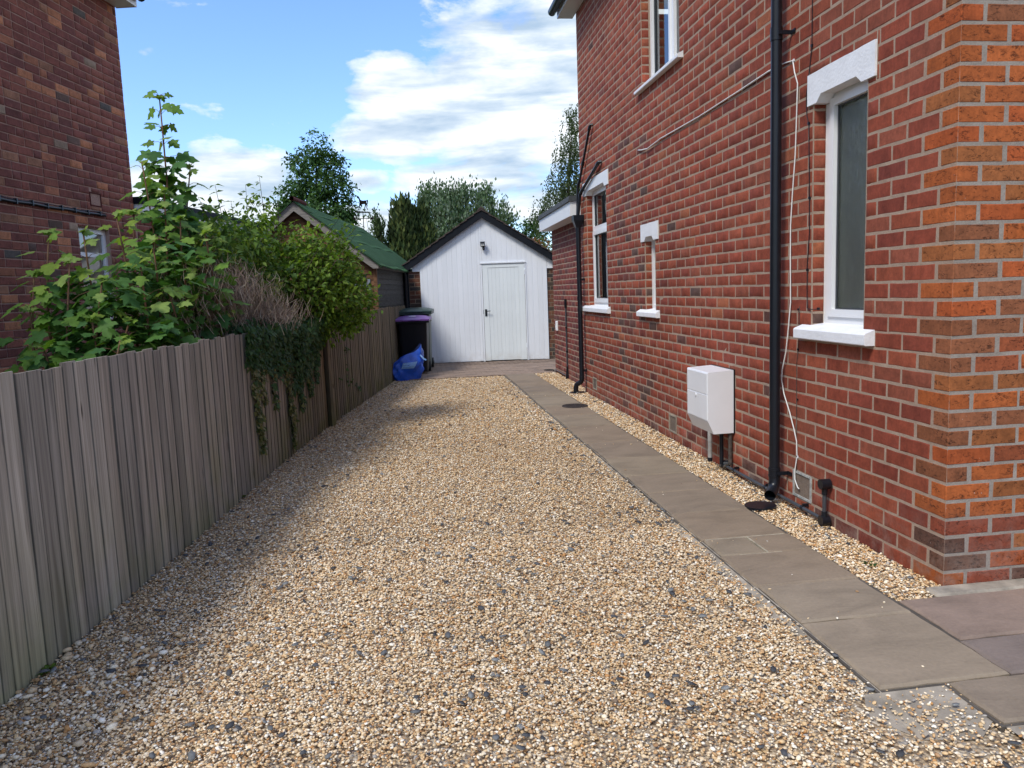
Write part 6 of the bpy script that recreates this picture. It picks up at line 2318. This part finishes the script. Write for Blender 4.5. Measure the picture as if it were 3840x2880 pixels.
G_OAK = [(0.048, 0.100, 0.030), (0.062, 0.122, 0.034), (0.036, 0.078, 0.028), (0.075, 0.140, 0.038)]
tree('broadleaf_tree', 'tall dark green broadleaf tree rising behind the green shed roof', (-4.9, 47.0, -0.1),
     [(-4.8, 47.4, 10.16, .76, .92), (-5.52, 47.4, 9.38, 1.0, .95), (-4.04, 47.2, 9.32, .7, .75), (-5.18, 47.2, 8.16, 1.6, 1.15), (-3.59, 46.9, 7.69, .81, 1.0), (-6.15, 47.2, 7.52, 1.0, .9), (-4.85, 47, 6.66, 2.0, 1.3), (-3.39, 46.7, 6.34, .76, .81), (-6.6, 47.2, 7.0, .7, .6), (-4.66, 46.8, 5.31, 2.1, 1.08), (-6.25, 47, 5.64, 1.08, 1.08), (-5.0, 47, 4.0, 1.8, 1.3)],
     12500, OVATE, (0.16, 0.30), G_OAK, 0.22, clump=22, clump_r=0.20, shell=0.30, upness=0.5, clumpvar=0.38)
G_CON = [(0.042, 0.068, 0.022), (0.058, 0.086, 0.025), (0.085, 0.105, 0.030), (0.032, 0.054, 0.020)]
tree('conifer', 'left of two dark conifer columns between shed and garage', (-0.05, 24.6, -0.1), [(0.0, 24.67, 3.90, .30, .48), (-0.04, 24.6, 3.2, .46, .72), (-0.1, 24.5, 2.4, .58, .8), (-0.1, 24.5, 1.4, .62, .9)],
     11000, LANCE, (0.13, 0.27), G_CON, 0.10, 'needle', clump=16, clump_r=0.06, shell=0.50, vertical=True, clumpvar=0.45)
tree('conifer', 'right hand dark conifer column touching the garage roof slope', (0.52, 25.0, -0.1), [(0.47, 25.1, 3.78, .28, .46), (0.5, 25.0, 3.05, .44, .72), (0.55, 24.9, 2.3, .56, .8), (0.55, 24.9, 1.3, .6, .9)],
     11000, LANCE, (0.13, 0.27), G_CON, 0.10, 'needle', clump=16, clump_r=0.06, shell=0.50, vertical=True, clumpvar=0.45)
tree('conifer', 'small narrow conifer on the left of the two dark columns', (-0.77, 24.2, -0.1), [(-0.77, 24.2, 3.50, .13, .30), (-0.77, 24.2, 2.95, .21, .48), (-0.75, 24.2, 2.2, .25, .6)],
     1500, LANCE, (0.09, 0.18), G_CON[:2] + G_CON[3:], 0.06, 'needle', clump=12, clump_r=0.05, shell=0.6, vertical=True, clumpvar=0.35)
tree('silver_willow', 'pale silvery green tree behind the garage gable', (2.6, 36.6, -0.1),
     [(1.07, 36.9, 5.80, .55, .45), (1.95, 36.8, 6.02, .6, .36), (2.8, 36.7, 5.88, .7, .42), (3.76, 36.6, 5.70, .55, .45), (4.37, 36.4, 5.15, .48, .52), (1.9, 36.7, 5.1, 1.3, .8), (3.39, 36.5, 4.9, 1.05, .8), (4.75, 36.3, 4.62, .42, .38), (2.3, 36.5, 3.9, 1.8, 1.0), (2.6, 36.5, 2.8, 1.9, 1.0)],
     17000, OVATE, (0.10, 0.22), [(0.115, 0.170, 0.095), (0.150, 0.205, 0.130), (0.085, 0.135, 0.068), (0.185, 0.230, 0.165), (0.062, 0.105, 0.052)], 0.16, clump=18, clump_r=0.15, shell=0.35, upness=0.3, vertical=True, clumpvar=0.35)
t = tree('birch', 'tall birch with drooping sprays beside the house corner', (6.5, 30.2, -0.1),
         [(6.75, 30.4, 8.16, .36, .50), (6.62, 30.3, 7.27, .60, .66), (6.42, 30.2, 6.38, .66, .66), (6.25, 30.1, 5.49, .78, .72), (5.85, 30.1, 4.79, .82, .52), (6.62, 30, 4.94, .72, 1.08), (5.30, 30.1, 4.30, .36, .42), (6.55, 29.9, 3.68, .9, .72), (5.9, 30, 3.4, .7, .6)],
         2600, OVATE, (0.08, 0.15), [(0.070, 0.098, 0.040), (0.088, 0.115, 0.050), (0.055, 0.080, 0.034)], 0.11, clump=16, clump_r=0.16, shell=0.3)
chn_p, _ = in_blobs([(6.75, 30.4, 8.25, .38, .4, .45), (6.62, 30.3, 7.4, .62, .5, .6), (6.42, 30.2, 6.6, .68, .5, .6), (6.25, 30.1, 5.7, .8, .6, .66), (5.85, 30.1, 4.95, .84, .6, .45), (6.62, 30, 5.1, .75, .6, 1.0), (5.3, 30.1, 4.4, .36, .4, .35)], 520, 0.3)
q = []
for p in chn_p:
    ln = random.uniform(0.35, 1.0) if False else 0.35 + 0.65 * nrng.random()
    sw = nrng.normal(size=2) * 0.12
    m_ = int(ln / 0.055)
    for i in range(m_):
        f = i / m_
        q.append(p + np.array([sw[0] * f + nrng.normal() * 0.02, sw[1] * f, -ln * f]))
q = np.array(q)
k = len(q)
d = nrng.normal(size=(k, 3)) * 0.5
d[:, 2] -= 0.9
V, F, C = scatter(*OVATE, q - np.array([6.5, 30.2, -0.1]), leaf_mats(d, nrng.normal(size=(k, 3)), nrng.uniform(0.07, 0.12, k)), cols_from([(0.070, 0.098, 0.040), (0.095, 0.120, 0.055), (0.058, 0.082, 0.036)], k))
np_mesh('hanging_sprays', V, F, C, M['leaf_a'], t)['kind'] = 'stuff'
tree('broadleaf_tree', 'smaller mid green tree low between the garage roof and the birch', (5.4, 33.1, -0.1), [(5.25, 33.1, 4.17, .36, .44), (5.74, 33.1, 4.15, .50, .55), (5.41, 33, 3.57, .6, .52), (5.5, 33, 2.8, .8, .7)],
     2200, OVATE, (0.10, 0.19), [(0.045, 0.100, 0.030), (0.058, 0.120, 0.036), (0.035, 0.078, 0.026)], 0.09, clump=14, clump_r=0.12, shell=0.3)
tree('photinia_shrub', 'red tipped shrub showing over the right slope of the garage roof', (3.45, 19.5, -0.1), [(3.41, 19.52, 2.72, .17, .13), (3.56, 19.48, 2.54, .24, .19), (3.2, 19.54, 2.64, .14, .12), (3.5, 19.5, 2.2, .45, .35), (3.5, 19.5, 1.5, .5, .5)],
     1500, OVATE, (0.05, 0.085), [(0.26, 0.085, 0.055), (0.16, 0.14, 0.045), (0.32, 0.13, 0.075), (0.10, 0.13, 0.04), (0.24, 0.17, 0.07)], 0.04, clump=8, clump_r=0.045, shell=0.4, upness=0.4, droop=-0.4)
tree('broadleaf_tree', 'thin pale green tree top behind the weathervane', (-1.15, 31.0, -0.1), [(-1.15, 31, 4.55, .2, .34), (-1.46, 31, 4.62, .22, .12), (-1.05, 31, 4.15, .30, .40), (-1.1, 31, 3.4, .4, .5)],
     700, OVATE, (0.09, 0.15), [(0.075, 0.120, 0.05), (0.10, 0.15, 0.07)], 0.05, clump=9, clump_r=0.10, shell=0.2)
tree('broadleaf_tree', 'bushy tree crown low behind the neighbour extension roof', (-6.2, 30.0, -0.1), [(-6.2, 30, 3.1, 1.4, .7), (-4.7, 30, 2.9, 1.1, .6), (-3.6, 30, 2.6, 0.9, .7)],
     2600, OVATE, (0.12, 0.22), G_OAK, 0.12, clump=16, clump_r=0.15, shell=0.3)

# ------------------------------------------------------------------ gravel
ico_t = (1 + 5 ** 0.5) / 2
ICO_V = np.array([(-1, ico_t, 0), (1, ico_t, 0), (-1, -ico_t, 0), (1, -ico_t, 0), (0, -1, ico_t), (0, 1, ico_t), (0, -1, -ico_t), (0, 1, -ico_t), (ico_t, 0, -1), (ico_t, 0, 1), (-ico_t, 0, -1), (-ico_t, 0, 1)]) / math.sqrt(1 + ico_t ** 2)
ICO_F = np.array([(0, 11, 5), (0, 5, 1), (0, 1, 7), (0, 7, 10), (0, 10, 11), (1, 5, 9), (5, 11, 4), (11, 10, 2), (10, 7, 6), (7, 1, 8), (3, 9, 4), (3, 4, 2), (3, 2, 6), (3, 6, 8), (3, 8, 9), (4, 9, 5), (2, 4, 11), (6, 2, 10), (8, 6, 7), (9, 8, 1)])
OCT_V = np.array([(1, 0, 0), (-1, 0, 0), (0, 1, 0), (0, -1, 0), (0, 0, 1), (0, 0, -1)], float)
OCT_F = np.array([(0, 2, 4), (2, 1, 4), (1, 3, 4), (3, 0, 4), (2, 0, 5), (1, 2, 5), (3, 1, 5), (0, 3, 5)])
PAL = np.array([(0.60, 0.47, 0.31), (0.52, 0.37, 0.205), (0.68, 0.59, 0.45), (0.45, 0.285, 0.145), (0.72, 0.67, 0.58), (0.33, 0.20, 0.105), (0.42, 0.22, 0.085), (0.30, 0.28, 0.26), (0.17, 0.125, 0.09), (0.56, 0.44, 0.30)])
PW = np.array([0.20, 0.17, 0.15, 0.12, 0.10, 0.07, 0.045, 0.035, 0.03, 0.08])
PW /= PW.sum()
FYs, FXs = [q[1] for q in FENCE], [q[0] for q in FENCE]


def stones(x, y, tmpl, size, zlift=(-0.030, -0.014)):
    k = len(x)
    g = nrng.lognormal(0, 0.28, k)
    g = np.clip(g, 0.5, 2.1)
    size = size * 0.89
    s = np.stack([nrng.uniform(0.78, 1.25, k), nrng.uniform(0.55, 0.90, k), nrng.uniform(0.30, 0.54, k)], 1) * (size * g)[:, None]
    # stones lie roughly flat, tilted a little
    nrm = np.stack([nrng.normal(0, 0.26, k), nrng.normal(0, 0.26, k), np.ones(k)], 1)
    Rm = frame_mats(nrm, nrng.uniform(0, 6.283, k)) * s[:, None, :]
    z = nrng.uniform(zlift[0], zlift[1], k)
    dist = x - np.interp(y, FYs, FXs)
    pal = nrng.choice(len(PAL), k, p=PW)
    c = PAL[pal] * nrng.uniform(1.08, 1.34, (k, 1)) * np.array([[1.06, 1.04, 0.99]])
    # broad patches: paler where it is raked thin, browner where leaf dust has settled
    ptch = 0.5 + 0.28 * np.sin(x * 2.1 + 1.3 * np.sin(y * 0.9)) + 0.22 * np.sin(y * 1.45 + x * 0.8 + 2.0) + nrng.normal(0, 0.10, k)
    ptch = np.clip(ptch, 0, 1)[:, None]
    c = c * (1.03 - 0.15 * ptch * np.array([[0.85, 1.0, 1.15]]))
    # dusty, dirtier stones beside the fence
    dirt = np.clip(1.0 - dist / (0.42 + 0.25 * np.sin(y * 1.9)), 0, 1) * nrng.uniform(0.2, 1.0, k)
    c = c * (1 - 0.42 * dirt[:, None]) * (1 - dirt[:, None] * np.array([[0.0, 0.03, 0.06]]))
    locs = np.stack([x, y, z], 1)
    tv = tmpl[0] * np.array([1, 1, 1])
    V, F, C = scatter(tv, tmpl[1], locs, Rm, np.concatenate([c, np.ones((k, 1))], 1))
    return V, F, C


def field(n, y0, y1, x0f, x1f, frustum=True):
    y = nrng.uniform(y0, y1, n)
    a, b = x0f(y), x1f(y)
    x = a + (b - a) * nrng.random(n)
    if frustum:
        dl = x * rt2[0] + y * rt2[1] - (1.5) * rt2[2]
        p = np.stack([x, y, np.zeros(n)], 1) - EYE
        u = 1920 + FPX * (p @ rt2) / np.maximum(p @ fw, 0.1)
        v = 1440 - FPX * (p @ up2) / np.maximum(p @ fw, 0.1)
        kk = (u > -260) & (u < 4100) & (v < 3150)
        x, y = x[kk], y[kk]
    # bare patches of concrete at the corner of the path
    bare = ((x > 1.50) & (y < 2.47) & (y > 2.06) & (x < 2.2))
    kk = ~bare | (nrng.random(len(x)) < 0.55)
    hb = (x > 1.56) & (x < 1.64) & (nrng.random(len(x)) < 0.45) & (y > 2.2)
    kk &= ~hb
    # nothing under the slabs
    kk &= ~((x > 1.645) & (x < 2.186) & (y > 2.485))
    kk &= ~((x > 1.915) & (x < 4.4) & (y > 2.2) & (y < 2.47)) & ~((x > 2.186) & (y > 2.47) & (y < 3.19) & (x < 4.4)) & ~((x > 2.40) & (y > 3.18) & (y < 3.3))
    return x[kk], y[kk]


lft = lambda y: np.interp(y, FYs, FXs) + 0.015
rgt = lambda y: np.where(y < 2.48, 3.4, 1.64)
VV, FF, CC, nb = [], [], [], 0
for n, y0, y1, tm, size in ((80000, 1.25, 3.1, (ICO_V, ICO_F), 0.0072), (46000, 3.1, 4.6, (ICO_V, ICO_F), 0.0078), (52000, 4.6, 7.5, (OCT_V, OCT_F), 0.0096), (46000, 7.5, 13.655, (OCT_V, OCT_F), 0.0125)):
    x, y = field(n, y0, y1, lft, rgt)
    V, F, C = stones(x, y, tm, size)
    VV.append(V); FF.append(F + nb); CC.append(C); nb += len(V)
x, y = field(9000, -1.1, 1.4, lft, rgt, False)
V, F, C = stones(x, y, (OCT_V, OCT_F), 0.011)
VV.append(V); FF.append(F + nb); CC.append(C); nb += len(V)
# a few bigger cobbly stones gathered against the near fence
x, y = field(500, 1.9, 3.6, lft, lambda y: lft(y) + 0.55)
V, F, C = stones(x, y, (ICO_V, ICO_F), 0.0145, (-0.018, -0.006))
VV.append(V); FF.append(F + nb); CC.append(C); nb += len(V)
V, F, C = np.concatenate(VV), np.concatenate(FF), np.concatenate(CC)
np_mesh('gravel', V, F, C, M['stone'], None, True)['kind'] = 'stuff'
x, y = field(9500, 3.2, 6.2, lambda y: 0 * y + 2.192, lambda y: 0 * y + 2.50)
V1, F1, C1 = stones(x, y, (ICO_V, ICO_F), 0.0082, (-0.026, -0.004))
x, y = field(11500, 6.2, 13.7, lambda y: 0 * y + 2.192, lambda y: np.where(y < 10.95, 2.50, 2.60))
V2, F2, C2 = stones(x, y, (OCT_V, OCT_F), 0.0125, (-0.026, -0.004))
C1[:, :3] *= 1.06; C2[:, :3] *= 1.06
np_mesh('gravel_strip', np.concatenate([V1, V2]), np.concatenate([F1, F2 + len(V1)]), np.concatenate([C1, C2]), M['stone'], None, True)['kind'] = 'stuff'
# a few stray stones kicked onto the slabs
x = nrng.uniform(1.68, 2.15, 46)
y = nrng.uniform(2.55, 11.0, 46)
V, F, C = stones(x, y, (ICO_V, ICO_F), 0.0062, (0.002, 0.004))
np_mesh('stray_stones', V, F, C, M['stone'], None, True)['kind'] = 'stuff'
# slate chips mixed into the drive
chip_v = []
for z in (0.12, -0.12):
    for a in (0, 0.9, 1.9, 2.8, 3.9, 5.1):
        chip_v.append((math.cos(a) * (1.0 if a < 3 else 0.8), math.sin(a) * 0.62, z))
chip_f = [(0, 1, 2), (0, 2, 3), (0, 3, 4), (0, 4, 5)]
for i in range(6):
    j = (i + 1) % 6
    chip_f += [(i, i + 6, j + 6), (i, j + 6, j)]
chip = (np.array(chip_v), np.array(chip_f))
x1_, y1_ = field(420, 1.7, 5.0, lft, rgt)
x2_, y2_ = field(330, 5.0, 13.4, lft, rgt)
x3_, y3_ = field(150, 3.3, 10.5, lambda y: 0 * y + 2.36, lambda y: 0 * y + 2.50)
x4_, y4_ = field(90, 4.5, 12.0, lambda y: 0 * y + 1.38, lambda y: 0 * y + 1.62)
x, y = np.concatenate([x1_, x2_, x3_, x4_]), np.concatenate([y1_, y2_, y3_, y4_])
k = len(x)
s = nrng.uniform(0.008, 0.022, k)[:, None] * np.array([[1, 1, 1.0]])
nrm = np.stack([nrng.normal(0, 0.2, k), nrng.normal(0, 0.2, k), np.ones(k)], 1)
Rm = frame_mats(nrm, nrng.uniform(0, 6.28, k)) * s[:, None, :]
V, F, C = scatter(*chip, np.stack([x, y, nrng.uniform(-0.010, -0.001, k)], 1), Rm, cols_from([(0.105, 0.108, 0.112), (0.075, 0.078, 0.084), (0.15, 0.155, 0.155), (0.21, 0.215, 0.21), (0.055, 0.056, 0.060)], k))
np_mesh('slate_chips', V, F, C, M['stone'])['kind'] = 'stuff'

# small weeds and moss tufts at the edges
for (x, y, n_, lab_, pal_) in ((2.345, 3.66, 16, 'tiny green weed in the gravel strip near the orange brick corner', [(0.06, 0.13, 0.03), (0.04, 0.10, 0.03)]), (-1.575, 3.30, 34, 'small clump of moss and weed at the foot of the near fence boards', [(0.09, 0.15, 0.02), (0.14, 0.17, 0.03)]), (-1.35, 6.05, 20, 'little weed growing against the fence foot before the ivy trails', [(0.07, 0.13, 0.03), (0.10, 0.15, 0.03)])):
    t = thing('weed', lab_, 'weed', (x, y, -0.015))
    a = nrng.uniform(0, 6.283, n_)
    d = np.stack([np.cos(a), np.sin(a), nrng.uniform(0.2, 1.2, n_)], 1)
    V, F, C = scatter(*OVATE, np.stack([np.cos(a) * 0.006, np.sin(a) * 0.006 + nrng.normal(0, 0.012, n_), np.zeros(n_)], 1), leaf_mats(d, np.array([0, 0, 1.0]) + nrng.normal(size=(n_, 3)) * 0.3, nrng.uniform(0.018, 0.040, n_)), cols_from(pal_, n_))
    np_mesh('leaves', V, F, C, M['leaf_a'], t)['kind'] = 'stuff'
